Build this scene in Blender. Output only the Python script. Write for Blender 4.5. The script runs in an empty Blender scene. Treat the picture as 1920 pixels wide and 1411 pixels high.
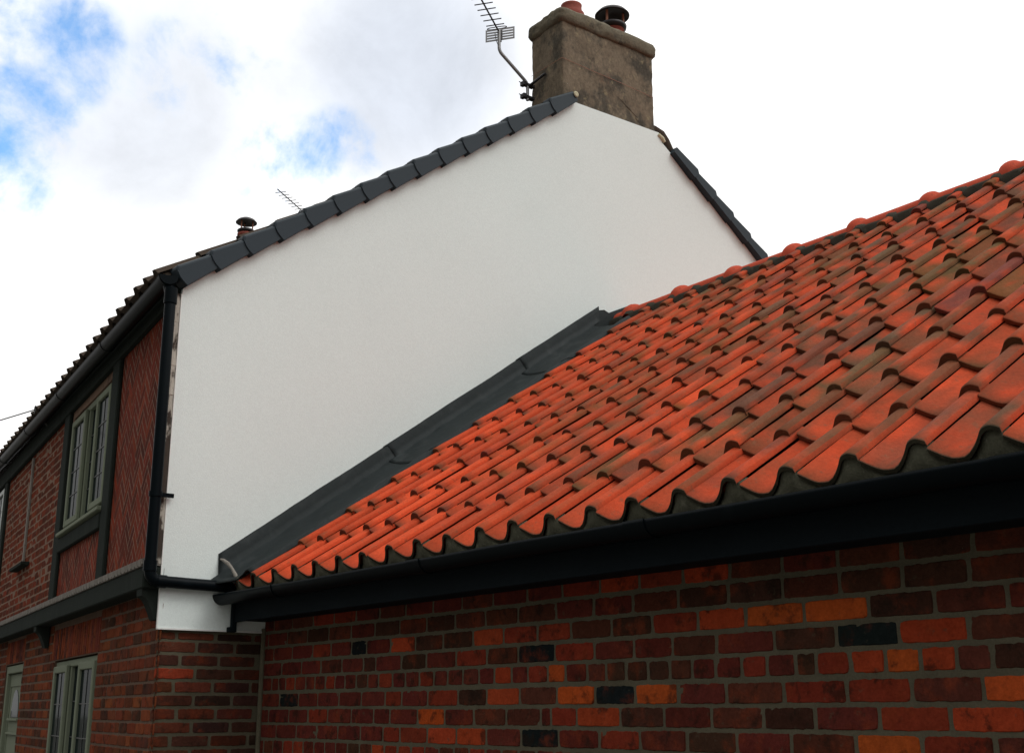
import bpy, math, random
from mathutils import Vector, Matrix, noise
import numpy as np
S = bpy.context.scene
COL = S.collection
rad = math.radians
V = Vector

# ------------------------------------------------------------------ camera
CAM_POS = V((-2.7285, -7.0191, 1.6143))
CAM_R = V((0.798770, -0.601635, -0.000797))
CAM_U = V((-0.157537, -0.210435, 0.964831))
CAM_F = V((0.580644, 0.770553, 0.262869))
cam = bpy.data.cameras.new('camera')
cam.sensor_width = 36.0
cam.lens = 2300.0 / 1920.0 * 36.0
cam.clip_start = 0.05
cam.clip_end = 2000.0
cam_ob = bpy.data.objects.new('camera', cam)
COL.objects.link(cam_ob)
M = Matrix((CAM_R, CAM_U, -CAM_F)).transposed().to_4x4()
M.translation = CAM_POS
cam_ob.matrix_world = M
S.camera = cam_ob

# ------------------------------------------------------------------ exposure, sun, sky
S.view_settings.view_transform = 'Standard'
S.view_settings.look = 'None'
S.view_settings.exposure = 0.15
S.view_settings.gamma = 1.0
SUN_EL, SUN_AZ = rad(50), rad(150)      # azimuth clockwise from +Y
sun_dir = V((math.sin(SUN_AZ) * math.cos(SUN_EL), math.cos(SUN_AZ) * math.cos(SUN_EL), math.sin(SUN_EL)))
sl = bpy.data.lights.new('sun', 'SUN')
sl.energy = 0.75
sl.angle = rad(22)
sl.color = (1.0, 0.98, 0.945)
so = bpy.data.objects.new('sun', sl)
so.rotation_euler = sun_dir.to_track_quat('Z', 'Y').to_euler()
so.location = (0, -20, 30)
COL.objects.link(so)

w = bpy.data.worlds.new('World')
S.world = w
w.use_nodes = True
nt = w.node_tree
nt.nodes.clear()


def N(tree, typ, **kw):
    n = tree.nodes.new(typ)
    for k, v in kw.items():
        if k.startswith('i_'):
            key = k[2:]
            n.inputs[int(key) if key.isdigit() else key].default_value = v
        else:
            setattr(n, k, v)
    return n


def math_node(tree, op, a, b=None, c=None):
    n = tree.nodes.new('ShaderNodeMath')
    n.operation = op
    for i, x in enumerate((a, b, c)):
        if x is None:
            continue
        if isinstance(x, (int, float)):
            n.inputs[i].default_value = x
        else:
            tree.links.new(x, n.inputs[i])
    return n.outputs[0]


def map_range(tree, val, a, b, c=0.0, d=1.0, smooth=True):
    n = tree.nodes.new('ShaderNodeMapRange')
    n.interpolation_type = 'SMOOTHSTEP' if smooth else 'LINEAR'
    tree.links.new(val, n.inputs[0])
    for i, x in enumerate((a, b, c, d)):
        n.inputs[i + 1].default_value = x
    return n.outputs[0]


tc = N(nt, 'ShaderNodeTexCoord')
dirv = tc.outputs['Generated']


def dot_dir(d):
    n = nt.nodes.new('ShaderNodeVectorMath')
    n.operation = 'DOT_PRODUCT'
    nt.links.new(dirv, n.inputs[0])
    n.inputs[1].default_value = d
    return n.outputs['Value']


def sky_dir(u, v):
    d = CAM_F + CAM_R * ((u - 960) / 2300) - CAM_U * ((v - 705.5) / 2300)
    return d.normalized()


def world_noise(scale, detail=6.0, rough=0.6, off=(0, 0, 0)):
    mp = N(nt, 'ShaderNodeMapping')
    mp.inputs['Location'].default_value = off
    nt.links.new(dirv, mp.inputs[0])
    n = N(nt, 'ShaderNodeTexNoise')
    n.inputs['Scale'].default_value = scale
    n.inputs['Detail'].default_value = detail
    n.inputs['Roughness'].default_value = rough
    n.inputs['Distortion'].default_value = 0.25
    nt.links.new(mp.outputs[0], n.inputs['Vector'])
    return n.outputs['Fac']


# openings in the cloud: a direction in the sky, its angular size and how clear it is
gaps = [((12, 220), 85, 0.95), ((25, 50), 85, 0.42), ((125, 100), 80, 0.50), ((415, 95), 80, 0.50), ((630, 300), 70, 0.58), ((510, 335), 100, 0.38),
        ((330, 140), 80, 0.34), ((-250, 190), 230, 0.8), ((1900, 130), 30, 0.3)]
tot = None
for (uv, r, amt) in gaps:
    d = sky_dir(*uv)
    a = r / 2450.0
    m = map_range(nt, dot_dir(d), math.cos(a * 1.9), math.cos(a * 0.05), 0.0, amt)
    tot = m if tot is None else math_node(nt, 'MAXIMUM', tot, m)
n1 = world_noise(10.0, 8.0, 0.62)
n2 = world_noise(4.0, 5.0, 0.55, (3, 1, 2))
n3 = world_noise(34.0, 6.0, 0.6, (1, 5, 2))
nn = math_node(nt, 'ADD', math_node(nt, 'MULTIPLY_ADD', n1, 3.0, -1.5), math_node(nt, 'MULTIPLY_ADD', n3, 1.1, -0.55))
nn = math_node(nt, 'MULTIPLY', nn, math_node(nt, 'MINIMUM', math_node(nt, 'MULTIPLY', tot, 3.0), 1.0))
val = math_node(nt, 'ADD', tot, nn)
blue = map_range(nt, val, 0.16, 1.30, 0.0, 0.95)
# brightness of the cloud: brilliant in front, unseen left side dimmed to darken walls
front = map_range(nt, dot_dir((0.94, -0.12, 0.32)), -0.80, 0.36, 0.0, 1.0)
inview = map_range(nt, dot_dir(CAM_F), 0.50, 0.85, 0.0, 1.0)
grey_spot = map_range(nt, dot_dir(sky_dir(760, 130)), math.cos(300 / 2400), math.cos(0.02), 0.0, 0.41)
grey2 = map_range(nt, dot_dir(sky_dir(250, 170)), math.cos(330 / 2400), math.cos(0.02), 0.0, 0.30)
tex = math_node(nt, 'MULTIPLY_ADD', n2, 0.22, -0.11)
tex2 = math_node(nt, 'MULTIPLY_ADD', n1, 0.5, -0.25)
lum = math_node(nt, 'MULTIPLY_ADD', front, 0.86, 0.32)
sep = N(nt, 'ShaderNodeSeparateXYZ')
nt.links.new(dirv, sep.inputs[0])
low = map_range(nt, sep.outputs['Z'], 0.0, 0.62, 0.35, 1.30)      # off-view horizon dimmed, upper sky raised, to strengthen shade under the eave
low = math_node(nt, 'ADD', math_node(nt, 'MULTIPLY', low, math_node(nt, 'SUBTRACT', 1.0, inview)), inview)
lum = math_node(nt, 'MULTIPLY', lum, low)
lum = math_node(nt, 'SUBTRACT', lum, math_node(nt, 'ADD', grey_spot, grey2))
lum = math_node(nt, 'ADD', lum, math_node(nt, 'ADD', tex, tex2))
sky = N(nt, 'ShaderNodeTexSky', sky_type='NISHITA', sun_disc=False)
sky.sun_elevation = SUN_EL
sky.sun_rotation = SUN_AZ
sky.air_density = 1.0
sky.dust_density = 0.6
sky.ozone_density = 2.0
bg_sky = N(nt, 'ShaderNodeBackground')
bg_sky.inputs['Strength'].default_value = 0.15
gain = N(nt, 'ShaderNodeVectorMath', operation='MULTIPLY')
nt.links.new(sky.outputs[0], gain.inputs[0])
gain.inputs[1].default_value = (0.95, 1.5, 1.75)      # clean, deep blue between the clouds
nt.links.new(gain.outputs[0], bg_sky.inputs['Color'])
bg_cl = N(nt, 'ShaderNodeBackground')
bg_cl.inputs['Color'].default_value = (1.0, 0.99, 0.985, 1)
nt.links.new(lum, bg_cl.inputs['Strength'])
ccol = N(nt, 'ShaderNodeMix', data_type='RGBA')
ccol.inputs['A'].default_value = (1.0, 0.995, 0.985, 1)
ccol.inputs['B'].default_value = (0.86, 0.93, 1.06, 1)
nt.links.new(math_node(nt, 'MULTIPLY', math_node(nt, 'ADD', grey_spot, grey2), 2.0), ccol.inputs['Factor'])
nt.links.new(ccol.outputs['Result'], bg_cl.inputs['Color'])
mx = N(nt, 'ShaderNodeMixShader')
nt.links.new(blue, mx.inputs[0])
nt.links.new(bg_cl.outputs[0], mx.inputs[1])
nt.links.new(bg_sky.outputs[0], mx.inputs[2])
wo = N(nt, 'ShaderNodeOutputWorld')
nt.links.new(mx.outputs[0], wo.inputs['Surface'])


# ------------------------------------------------------------------ materials
def material(name, base, rough=0.8, spec=0.4, var=0.25, scale=6.0, fine=60.0, fine_amt=0.15, bump=0.2, bump_scale=80.0,
             attr=False, metallic=0.0, patches=(), stretch=None):
    """base colour (or the 'tint' attribute) broken up by two noises; patches = [(colour, scale, low, high, amount)]"""
    m = bpy.data.materials.new(name)
    m.use_nodes = True
    t = m.node_tree
    b = t.nodes['Principled BSDF']
    co = N(t, 'ShaderNodeTexCoord').outputs['Object']
    if stretch:
        mp = N(t, 'ShaderNodeMapping')
        mp.inputs['Scale'].default_value = stretch
        t.links.new(co, mp.inputs[0])
        co = mp.outputs[0]

    def nz(sc, det=5.0, ro=0.6, w=None):
        n = N(t, 'ShaderNodeTexNoise')
        n.inputs['Scale'].default_value = sc
        n.inputs['Detail'].default_value = det
        n.inputs['Roughness'].default_value = ro
        t.links.new(co, n.inputs['Vector'])
        return n.outputs['Fac']
    if attr:
        a = N(t, 'ShaderNodeAttribute')
        a.attribute_name = 'tint'
        col = a.outputs['Color']
    else:
        rgb = N(t, 'ShaderNodeRGB')
        rgb.outputs[0].default_value = (*base, 1)
        col = rgb.outputs[0]
    for (pc, ps, lo, hi, amt) in patches:
        f = map_range(t, nz(ps, 8.0, 0.65), lo, hi, 0.0, amt)
        mix = N(t, 'ShaderNodeMix', data_type='RGBA')
        t.links.new(f, mix.inputs['Factor'])
        t.links.new(col, mix.inputs['A'])
        mix.inputs['B'].default_value = (*pc, 1)
        col = mix.outputs['Result']
    f1 = math_node(t, 'MULTIPLY_ADD', nz(scale), 2 * var, 1 - var)
    f2 = math_node(t, 'MULTIPLY_ADD', nz(fine, 3.0), 2 * fine_amt, 1 - fine_amt)
    f = math_node(t, 'MULTIPLY', f1, f2)
    vm = N(t, 'ShaderNodeVectorMath', operation='SCALE')
    t.links.new(col, vm.inputs[0])
    t.links.new(f, vm.inputs['Scale'])
    t.links.new(vm.outputs[0], b.inputs['Base Color'])
    b.inputs['Roughness'].default_value = rough
    b.inputs['Specular IOR Level'].default_value = spec
    b.inputs['Metallic'].default_value = metallic
    if bump:
        bp = N(t, 'ShaderNodeBump')
        bp.inputs['Strength'].default_value = bump
        bp.inputs['Distance'].default_value = 0.004
        t.links.new(nz(bump_scale, 6.0, 0.7), bp.inputs['Height'])
        t.links.new(bp.outputs[0], b.inputs['Normal'])
    return m


MT = {}
MT['brick'] = material('aged_brick', (0.2, 0.05, 0.03), 0.95, 0.03, 0.35, 18, 90, 0.35, 1.0, 95, attr=True,
                       patches=[((0.26, 0.048, 0.018), 8.0, 0.50, 0.70, 0.45), ((0.022, 0.015, 0.011), 11.0, 0.52, 0.66, 0.7), ((0.085, 0.070, 0.045), 24.0, 0.60, 0.70, 0.45), ((0.26, 0.22, 0.18), 60.0, 0.735, 0.77, 0.7)])
MT['brick_herring'] = material('smooth_red_brick', (0.2, 0.05, 0.03), 0.85, 0.05, 0.3, 9, 90, 0.2, 0.4, 120, attr=True,
                               patches=[((0.025, 0.012, 0.010), 5.0, 0.55, 0.75, 0.5)])
MT['mortar'] = material('grey_mortar', (0.112, 0.100, 0.068), 0.95, 0.1, 0.35, 7, 120, 0.3, 0.7, 200)
MT['mortar_dark'] = material('dark_mortar', (0.045, 0.040, 0.030), 0.95, 0.1, 0.4, 9, 140, 0.35, 0.8, 180,
                             patches=[((0.11, 0.10, 0.075), 12.0, 0.56, 0.72, 0.6)])
MT['mortar_brown'] = material('brown_mortar', (0.125, 0.082, 0.058), 0.95, 0.1, 0.35, 9, 140, 0.35, 0.8, 180)
MT['joint_pale'] = material('pale_lime_joint', (0.25, 0.165, 0.125), 0.95, 0.05, 0.3, 9, 140, 0.3, 0.8, 180,
                            patches=[((0.12, 0.05, 0.035), 3.5, 0.48, 0.62, 0.9)])
MT['mortar_light'] = material('pale_pink_mortar', (0.22, 0.145, 0.105), 0.95, 0.05, 0.35, 9, 140, 0.35, 0.8, 180,
                             patches=[((0.10, 0.06, 0.045), 4.0, 0.52, 0.7, 0.7)])
MT['eave_bed'] = material('mossy_cement', (0.105, 0.103, 0.072), 0.95, 0.12, 0.45, 18, 120, 0.35, 0.9, 120,
                          patches=[((0.19, 0.185, 0.14), 22.0, 0.58, 0.70, 0.7)])
MT['render'] = material('white_textured_render', (0.725, 0.785, 0.760), 0.95, 0.04, 0.03, 1.2, 75, 0.09, 0.55, 120,
                        patches=[((0.67, 0.725, 0.70), 1.4, 0.52, 0.75, 0.3), ((0.66, 0.71, 0.68), 6.0, 0.60, 0.75, 0.15)])
MT['tile'] = material('orange_clay', (0.5, 0.1, 0.03), 0.85, 0.06, 0.20, 10, 75, 0.28, 0.6, 110, attr=True,
                      patches=[((0.17, 0.085, 0.048), 30.0, 0.56, 0.68, 0.45), ((0.11, 0.07, 0.045), 70.0, 0.62, 0.70, 0.4), ((0.52, 0.50, 0.45), 75.0, 0.80, 0.83, 0.7)])
MT['filler'] = material('dark_slate_filler', (0.028, 0.032, 0.030), 0.9, 0.15, 0.35, 14, 90, 0.3, 0.7, 60,
                        patches=[((0.09, 0.10, 0.09), 40.0, 0.64, 0.72, 0.6)])
MT['ridge'] = material('ridge_clay', (0.46, 0.075, 0.04), 0.85, 0.06, 0.25, 9, 90, 0.2, 0.4, 120,
                       patches=[((0.13, 0.055, 0.04), 12.0, 0.52, 0.7, 0.6)])
MT['lead'] = material('grey_lead', (0.024, 0.0295, 0.030), 0.62, 0.12, 0.28, 3.5, 30, 0.16, 0.8, 14,
                      patches=[((0.050, 0.056, 0.056), 5.0, 0.52, 0.72, 0.6), ((0.2, 0.2, 0.19), 90.0, 0.79, 0.82, 0.5)])
MT['verge'] = material('slate_grey_plastic', (0.027, 0.037, 0.045), 0.5, 0.14, 0.08, 3, 60, 0.05, 0.12, 160)
MT['black'] = material('black_plastic', (0.003, 0.0052, 0.0066), 0.38, 0.05, 0.2, 5, 70, 0.12, 0.06, 60,
                       patches=[((0.010, 0.014, 0.017), 7.0, 0.58, 0.78, 0.5)])
MT['fascia'] = material('black_fascia_paint', (0.008, 0.0115, 0.014), 0.6, 0.03, 0.25, 4, 60, 0.2, 0.25, 60,
                        patches=[((0.012, 0.016, 0.02), 6.0, 0.55, 0.75, 0.5)])
MT['timber'] = material('dark_painted_timber', (0.022, 0.027, 0.023), 0.85, 0.03, 0.3, 6, 60, 0.25, 0.5, 60,
                        patches=[((0.045, 0.050, 0.046), 12.0, 0.60, 0.75, 0.5)], stretch=(1, 1, 0.4))
MT['rot'] = material('flaking_paint', (0.45, 0.42, 0.36), 0.9, 0.2, 0.3, 12, 80, 0.3, 0.8, 70,
                     patches=[((0.035, 0.024, 0.018), 10.0, 0.47, 0.55, 0.95)], stretch=(1, 1, 0.35))
MT['drip'] = material('weathered_drip_moulding', (0.22, 0.20, 0.175), 0.9, 0.2, 0.3, 9, 90, 0.3, 0.6, 90,
                      patches=[((0.07, 0.06, 0.05), 16.0, 0.55, 0.7, 0.6)])
MT['sage'] = material('sage_green_upvc', (0.185, 0.208, 0.150), 0.7, 0.04, 0.08, 2.5, 60, 0.05, 0.05, 40)
MT['pale'] = material('pale_upvc', (0.35, 0.38, 0.35), 0.42, 0.45, 0.08, 2.5, 60, 0.05, 0.05, 40)
MT['came'] = material('lead_came', (0.03, 0.03, 0.03), 0.5, 0.4, 0.1)
MT['chimney'] = material('stained_cement_render', (0.160, 0.126, 0.089), 0.95, 0.12, 0.40, 7, 42, 0.55, 1.0, 38,
                         patches=[((0.045, 0.043, 0.036), 4.2, 0.46, 0.62, 0.8), ((0.27, 0.22, 0.13), 14.0, 0.56, 0.70, 0.6),
                                  ((0.19, 0.10, 0.07), 5.0, 0.62, 0.75, 0.4), ((0.36, 0.33, 0.27), 46.0, 0.70, 0.76, 0.7)], stretch=(1, 1, 0.8))
MT['cap'] = material('lichened_cement', (0.140, 0.120, 0.085), 0.95, 0.15, 0.40, 5, 60, 0.5, 1.0, 60,
                     patches=[((0.045, 0.043, 0.035), 6.0, 0.52, 0.66, 0.7), ((0.20, 0.19, 0.10), 9.0, 0.58, 0.72, 0.5)])
MT['pot'] = material('red_chimney_pot', (0.22, 0.055, 0.038), 0.85, 0.2, 0.3, 9, 70, 0.2, 0.4, 70,
                     patches=[((0.05, 0.03, 0.025), 9.0, 0.55, 0.72, 0.6)])
MT['cowl'] = material('sooty_metal', (0.018, 0.014, 0.014), 0.5, 0.5, 0.3, 9, 70, 0.2, 0.3, 70, metallic=0.3)
MT['copper'] = material('rusty_strut', (0.30, 0.12, 0.07), 0.6, 0.4, 0.3, 20)
MT['alu'] = material('dull_aluminium', (0.30, 0.30, 0.30), 0.45, 0.5, 0.2, 20, metallic=0.6)
MT['alu_dark'] = material('dark_aluminium', (0.03, 0.03, 0.032), 0.5, 0.5, 0.2, 20, metallic=0.3)
MT['roof_dark'] = material('brown_concrete_tile', (0.06, 0.046, 0.036), 0.95, 0.04, 0.35, 7, 80, 0.3, 0.6, 90,
                           patches=[((0.11, 0.095, 0.075), 10.0, 0.55, 0.7, 0.6)])
MT['cream'] = material('cream_sealant', (0.48, 0.44, 0.30), 0.9, 0.2, 0.2, 30)
MT['white'] = material('white_paint', (0.75, 0.75, 0.72), 0.6, 0.3, 0.05, 10)
MT['dark_void'] = material('dark_inside', (0.012, 0.012, 0.013), 0.9, 0.2, 0.2, 3)
MT['curtain'] = material('pale_curtain', (0.42, 0.42, 0.40), 0.9, 0.1, 0.2, 5)
MT['ground'] = material('yard_concrete', (0.14, 0.135, 0.12), 0.95, 0.2, 0.3, 0.8, 30, 0.25, 0.6, 20)
MT['hooks'] = material('galvanised_steel', (0.10, 0.10, 0.10), 0.5, 0.5, 0.2, 20, metallic=0.5)


def glass_material():
    m = bpy.data.materials.new('window_glass')
    m.use_nodes = True
    b = m.node_tree.nodes['Principled BSDF']
    b.inputs['Base Color'].default_value = (0.010, 0.016, 0.016, 1)
    b.inputs['Roughness'].default_value = 0.08
    b.inputs['Specular IOR Level'].default_value = 0.004
    return m


MT['glass'] = glass_material()


# ------------------------------------------------------------------ mesh helpers
class MB:
    def __init__(self):
        self.v, self.f, self.c, self.s = [], [], [], []

    def add(self, verts, faces, col=(1, 1, 1), smooth=False):
        o = len(self.v)
        self.v.extend(verts)
        for f in faces:
            self.f.append([i + o for i in f])
            self.c.append(col)
            self.s.append(smooth)

    def build(self, name, mat, parent=None, kind=None, origin=None):
        off = V(origin) if origin is not None else (parent_loc(parent) if parent else V((0, 0, 0)))
        me = bpy.data.meshes.new(name)
        me.from_pydata([tuple(V(p) - off) for p in self.v], [], self.f)
        me.materials.append(MT[mat])
        me.polygons.foreach_set('use_smooth', self.s)
        ca = me.color_attributes.new('tint', 'FLOAT_COLOR', 'CORNER')
        arr = np.ones((len(me.loops), 4), dtype=np.float32)
        k = 0
        for f, c in zip(self.f, self.c):
            arr[k:k + len(f), :3] = c          # one colour, or one per corner
            k += len(f)
        ca.data.foreach_set('color', arr.ravel())
        me.validate()
        me.update()
        ob = bpy.data.objects.new(name, me)
        COL.objects.link(ob)
        if parent:
            ob.parent = parent
        elif origin is not None:
            ob.location = origin
        if kind:
            ob['kind'] = kind
        return ob


def parent_loc(p):
    loc = V((0, 0, 0))
    while p is not None:
        loc = loc + p.location
        p = p.parent
    return loc


def thing(name, loc, label, cat, group=None):
    o = bpy.data.objects.new(name, None)
    COL.objects.link(o)
    o.location = loc
    o.empty_display_size = 0.1
    o['label'] = label
    o['category'] = cat
    if group:
        o['group'] = group
    return o


class Frame:
    """local axes in the world: u along, v up, w outwards"""
    def __init__(self, o, u, v, w):
        self.o, self.u, self.v, self.w = V(o), V(u).normalized(), V(v).normalized(), V(w).normalized()

    def __call__(self, u, v, w=0.0):
        return self.o + self.u * u + self.v * v + self.w * w


WORLD = Frame((0, 0, 0), (1, 0, 0), (0, 0, 1), (0, -1, 0))


def box(mb, fr, u0, u1, v0, v1, w0, w1, col=(1, 1, 1), bev=0.0):
    if bev <= 0:
        p = [fr(u, v, w_) for w_ in (w0, w1) for v in (v0, v1) for u in (u0, u1)]
        mb.add(p, [(0, 2, 3, 1), (4, 5, 7, 6), (0, 1, 5, 4), (2, 6, 7, 3), (0, 4, 6, 2), (1, 3, 7, 5)], col)
        return
    b = min(bev, abs(u1 - u0) / 2.01, abs(v1 - v0) / 2.01, abs(w1 - w0) / 2.01)
    pts, idx = [], {}
    for ai, (ua, us) in enumerate(((u0, 1), (u1, -1))):
        for bi, (va, vs) in enumerate(((v0, 1), (v1, -1))):
            for ci, (wa, ws) in enumerate(((w0, 1), (w1, -1))):
                for k in range(3):
                    d = [b, b, b]
                    d[k] = 0
                    idx[(ai, bi, ci, k)] = len(pts)
                    pts.append(fr(ua + us * d[0], va + vs * d[1], wa + ws * d[2]))
    F = []
    for ai in (0, 1):
        F.append([idx[(ai, 0, 0, 0)], idx[(ai, 0, 1, 0)], idx[(ai, 1, 1, 0)], idx[(ai, 1, 0, 0)]])
    for bi in (0, 1):
        F.append([idx[(0, bi, 0, 1)], idx[(1, bi, 0, 1)], idx[(1, bi, 1, 1)], idx[(0, bi, 1, 1)]])
    for ci in (0, 1):
        F.append([idx[(0, 0, ci, 2)], idx[(0, 1, ci, 2)], idx[(1, 1, ci, 2)], idx[(1, 0, ci, 2)]])
    for ai in (0, 1):
        for bi in (0, 1):
            F.append([idx[(ai, bi, 0, 0)], idx[(ai, bi, 1, 0)], idx[(ai, bi, 1, 1)], idx[(ai, bi, 0, 1)]])
    for ai in (0, 1):
        for ci in (0, 1):
            F.append([idx[(ai, 0, ci, 0)], idx[(ai, 1, ci, 0)], idx[(ai, 1, ci, 2)], idx[(ai, 0, ci, 2)]])
    for bi in (0, 1):
        for ci in (0, 1):
            F.append([idx[(0, bi, ci, 1)], idx[(1, bi, ci, 1)], idx[(1, bi, ci, 2)], idx[(0, bi, ci, 2)]])
    for ai in (0, 1):
        for bi in (0, 1):
            for ci in (0, 1):
                F.append([idx[(ai, bi, ci, k)] for k in range(3)])
    mb.add(pts, F, col)


def tube(mb, pts, r, n=12, col=(1, 1, 1), caps=True):
    pts = [V(p) for p in pts]
    rs = r if isinstance(r, (list, tuple)) else [r] * len(pts)
    t0 = (pts[1] - pts[0]).normalized()
    up = V((0, 0, 1)) if abs(t0.z) < 0.9 else V((1, 0, 0))
    a = t0.cross(up).normalized()
    rings = []
    for i, p in enumerate(pts):
        t = (pts[min(i + 1, len(pts) - 1)] - pts[max(i - 1, 0)]).normalized()
        a = (a - t * a.dot(t)).normalized()
        b = t.cross(a)
        rings.append([p + (a * math.cos(k * 2 * math.pi / n) + b * math.sin(k * 2 * math.pi / n)) * rs[i] for k in range(n)])
    verts = [q for rg in rings for q in rg]
    F = []
    for i in range(len(pts) - 1):
        for k in range(n):
            k2 = (k + 1) % n
            F.append((i * n + k, i * n + k2, (i + 1) * n + k2, (i + 1) * n + k))
    mb.add(verts, F, col, True)
    if caps:
        o = len(mb.v)
        mb.add(rings[0][::-1], [list(range(n))], col)
        mb.add(rings[-1], [list(range(n))], col)


def bend(p0, p1, p2, r, n=6):
    """points rounding the corner p1"""
    p0, p1, p2 = V(p0), V(p1), V(p2)
    a, b = (p0 - p1).normalized() * r, (p2 - p1).normalized() * r
    out = []
    for i in range(n + 1):
        t = i / n
        out.append((p1 + a) * (1 - t) ** 2 + p1 * 2 * t * (1 - t) + (p1 + b) * t ** 2)
    return out


def lathe(mb, c, prof, n=24, col=(1, 1, 1), axis=V((0, 0, 1))):
    c = V(c)
    ax = V(axis).normalized()
    a = ax.orthogonal().normalized()
    b = ax.cross(a)
    verts, F = [], []
    for (r, z) in prof:
        for k in range(n):
            t = k * 2 * math.pi / n
            verts.append(c + ax * z + (a * math.cos(t) + b * math.sin(t)) * r)
    for i in range(len(prof) - 1):
        for k in range(n):
            k2 = (k + 1) % n
            F.append((i * n + k, i * n + k2, (i + 1) * n + k2, (i + 1) * n + k))
    mb.add(verts, F, col, True)
    mb.add(verts[:n][::-1], [list(range(n))], col)
    mb.add(verts[-n:], [list(range(n))], col)


def prism(mb, fr, poly, w0, w1, col=(1, 1, 1), bev=0.0):
    """2D polygon (u, v), counter-clockwise, extruded from w0 to w1; outer edge at w1 bevelled"""
    n = len(poly)
    rings = [[fr(u, v, w0) for u, v in poly]]
    if bev > 0:
        rings.append([fr(u, v, w1 - bev) for u, v in poly])
        cx = sum(p[0] for p in poly) / n
        cy = sum(p[1] for p in poly) / n
        ins = []
        for u, v in poly:
            d = math.hypot(u - cx, v - cy) or 1
            ins.append((u - (u - cx) / d * bev, v - (v - cy) / d * bev))
        rings.append([fr(u, v, w1) for u, v in ins])
    else:
        rings.append([fr(u, v, w1) for u, v in poly])
    verts = [p for r in rings for p in r]
    F = [list(range(n))[::-1], [(len(rings) - 1) * n + k for k in range(n)]]
    for i in range(len(rings) - 1):
        for k in range(n):
            k2 = (k + 1) % n
            F.append((i * n + k, i * n + k2, (i + 1) * n + k2, (i + 1) * n + k))
    mb.add(verts, F, col)


def brick(mb, fr, u0, u1, v0, v1, depth, col, rng, fine=True):
    """one worn brick: rounded, uneven outline and a slightly lumpy face; w = 0 is the mortar"""
    L, H = u1 - u0, v1 - v0
    if fine:
        nu = max(4, min(15, int(L / 0.016)))
        us = [0, 0.004 / L] + [i / nu for i in range(1, nu)] + [1 - 0.004 / L, 1]
        vs = [0, 0.004 / H, 0.25, 0.5, 0.75, 1 - 0.004 / H, 1]
    else:
        us = [0, 0.005 / L, 0.5, 1 - 0.005 / L, 1]
        vs = [0, 0.005 / H, 1 - 0.005 / H, 1]
    seed = V((rng.uniform(0, 99), rng.uniform(0, 99), rng.uniform(0, 99)))
    proud = depth * rng.uniform(0.75, 1.15)
    tilt_u, tilt_v = rng.uniform(-.0015, .0015), rng.uniform(-.001, .001)
    verts, F = [], []
    NV = len(vs)
    for i, a in enumerate(us):
        for j, b in enumerate(vs):
            A, B = a * 2 - 1, b * 2 - 1
            du = -A * 0.0035 * (abs(B) ** 7)
            dv = -B * 0.003 * (abs(A) ** 9)
            p = V((a * L * 22, b * H * 22, 0)) + seed
            nz = noise.noise(p)
            nz2 = noise.noise(p * 2.7) * 0.65 + noise.noise(p * 5.3) * 0.55
            edge = max(abs(A), abs(B))
            k = 0.0045 if fine else 0.0025
            du += (nz * k) * (1 if abs(A) > 0.9 else 0.2)
            dv += (nz2 * k) * (1 if abs(B) > 0.8 else 0.2)
            ring = i in (0, len(us) - 1) or j in (0, NV - 1)
            wv = -0.002 if ring else proud + nz2 * 0.0017 - (0.0025 if nz > 0.32 and edge > 0.7 else 0) + tilt_u * A + tilt_v * B
            verts.append(fr(u0 + a * L + du, v0 + b * H + dv, wv))
    for i in range(len(us) - 1):
        for j in range(NV - 1):
            F.append((i * NV + j, (i + 1) * NV + j, (i + 1) * NV + j + 1, i * NV + j + 1))
    mb.add(verts, F, col, False)


def vary(col, rng, a=0.18):
    k = rng.uniform(1 - a, 1 + a)
    return tuple(max(0.003, c * k * rng.uniform(1 - a * 0.4, 1 + a * 0.4)) for c in col)


# ------------------------------------------------------------------ ground
g = MB()
g.add([V((-400, -400, 0)), V((400, -400, 0)), V((400, 400, 0)), V((-400, 400, 0))], [(0, 1, 2, 3)])
g.build('ground', 'ground', kind='structure')

# ------------------------------------------------------------------ the white gabled cottage
FA = 0.134
FD = V((math.sin(FA), math.cos(FA), 0))
FN = V((-math.cos(FA), math.sin(FA), 0))
FAC = Frame((0, 0, 0), FD, (0, 0, 1), FN)        # street front: u = metres from the corner, v = height, w = out
H2, ZE, ZR = 3.637, 4.214, 6.776
TAN = (ZR - ZE) / H2
PITCH = math.atan(TAN)
ZB = 2.077                                        # lower edge of the white render
FLEN = 10.5

cottage = thing('cottage', (3.6, 0.3, 0), 'old cottage with a white rendered gable, dark timbered brick front and grey verge caps', 'house')

m = MB()
gable = [(-0.012, ZB), (7.27, ZB), (7.27, ZE - 0.02), (4.2, 6.385), (4.165, 6.47), (3.225, 6.462), (0.0, ZE + 0.0), (-0.012, ZE - 0.09)]
prism(m, WORLD, gable, -0.028, 0.0)
m.build('rendered_gable', 'render', cottage)
# thin drip bead along the lower edge of the render and a trim bead on its corner
m = MB()
box(m, WORLD, -0.014, 0.66, ZB - 0.004, ZB + 0.006, -0.02, 0.006)
box(m, WORLD, -0.018, -0.0125, ZB, 4.12, -0.012, 0.003)
m.build('render_bead', 'white', cottage)

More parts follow.
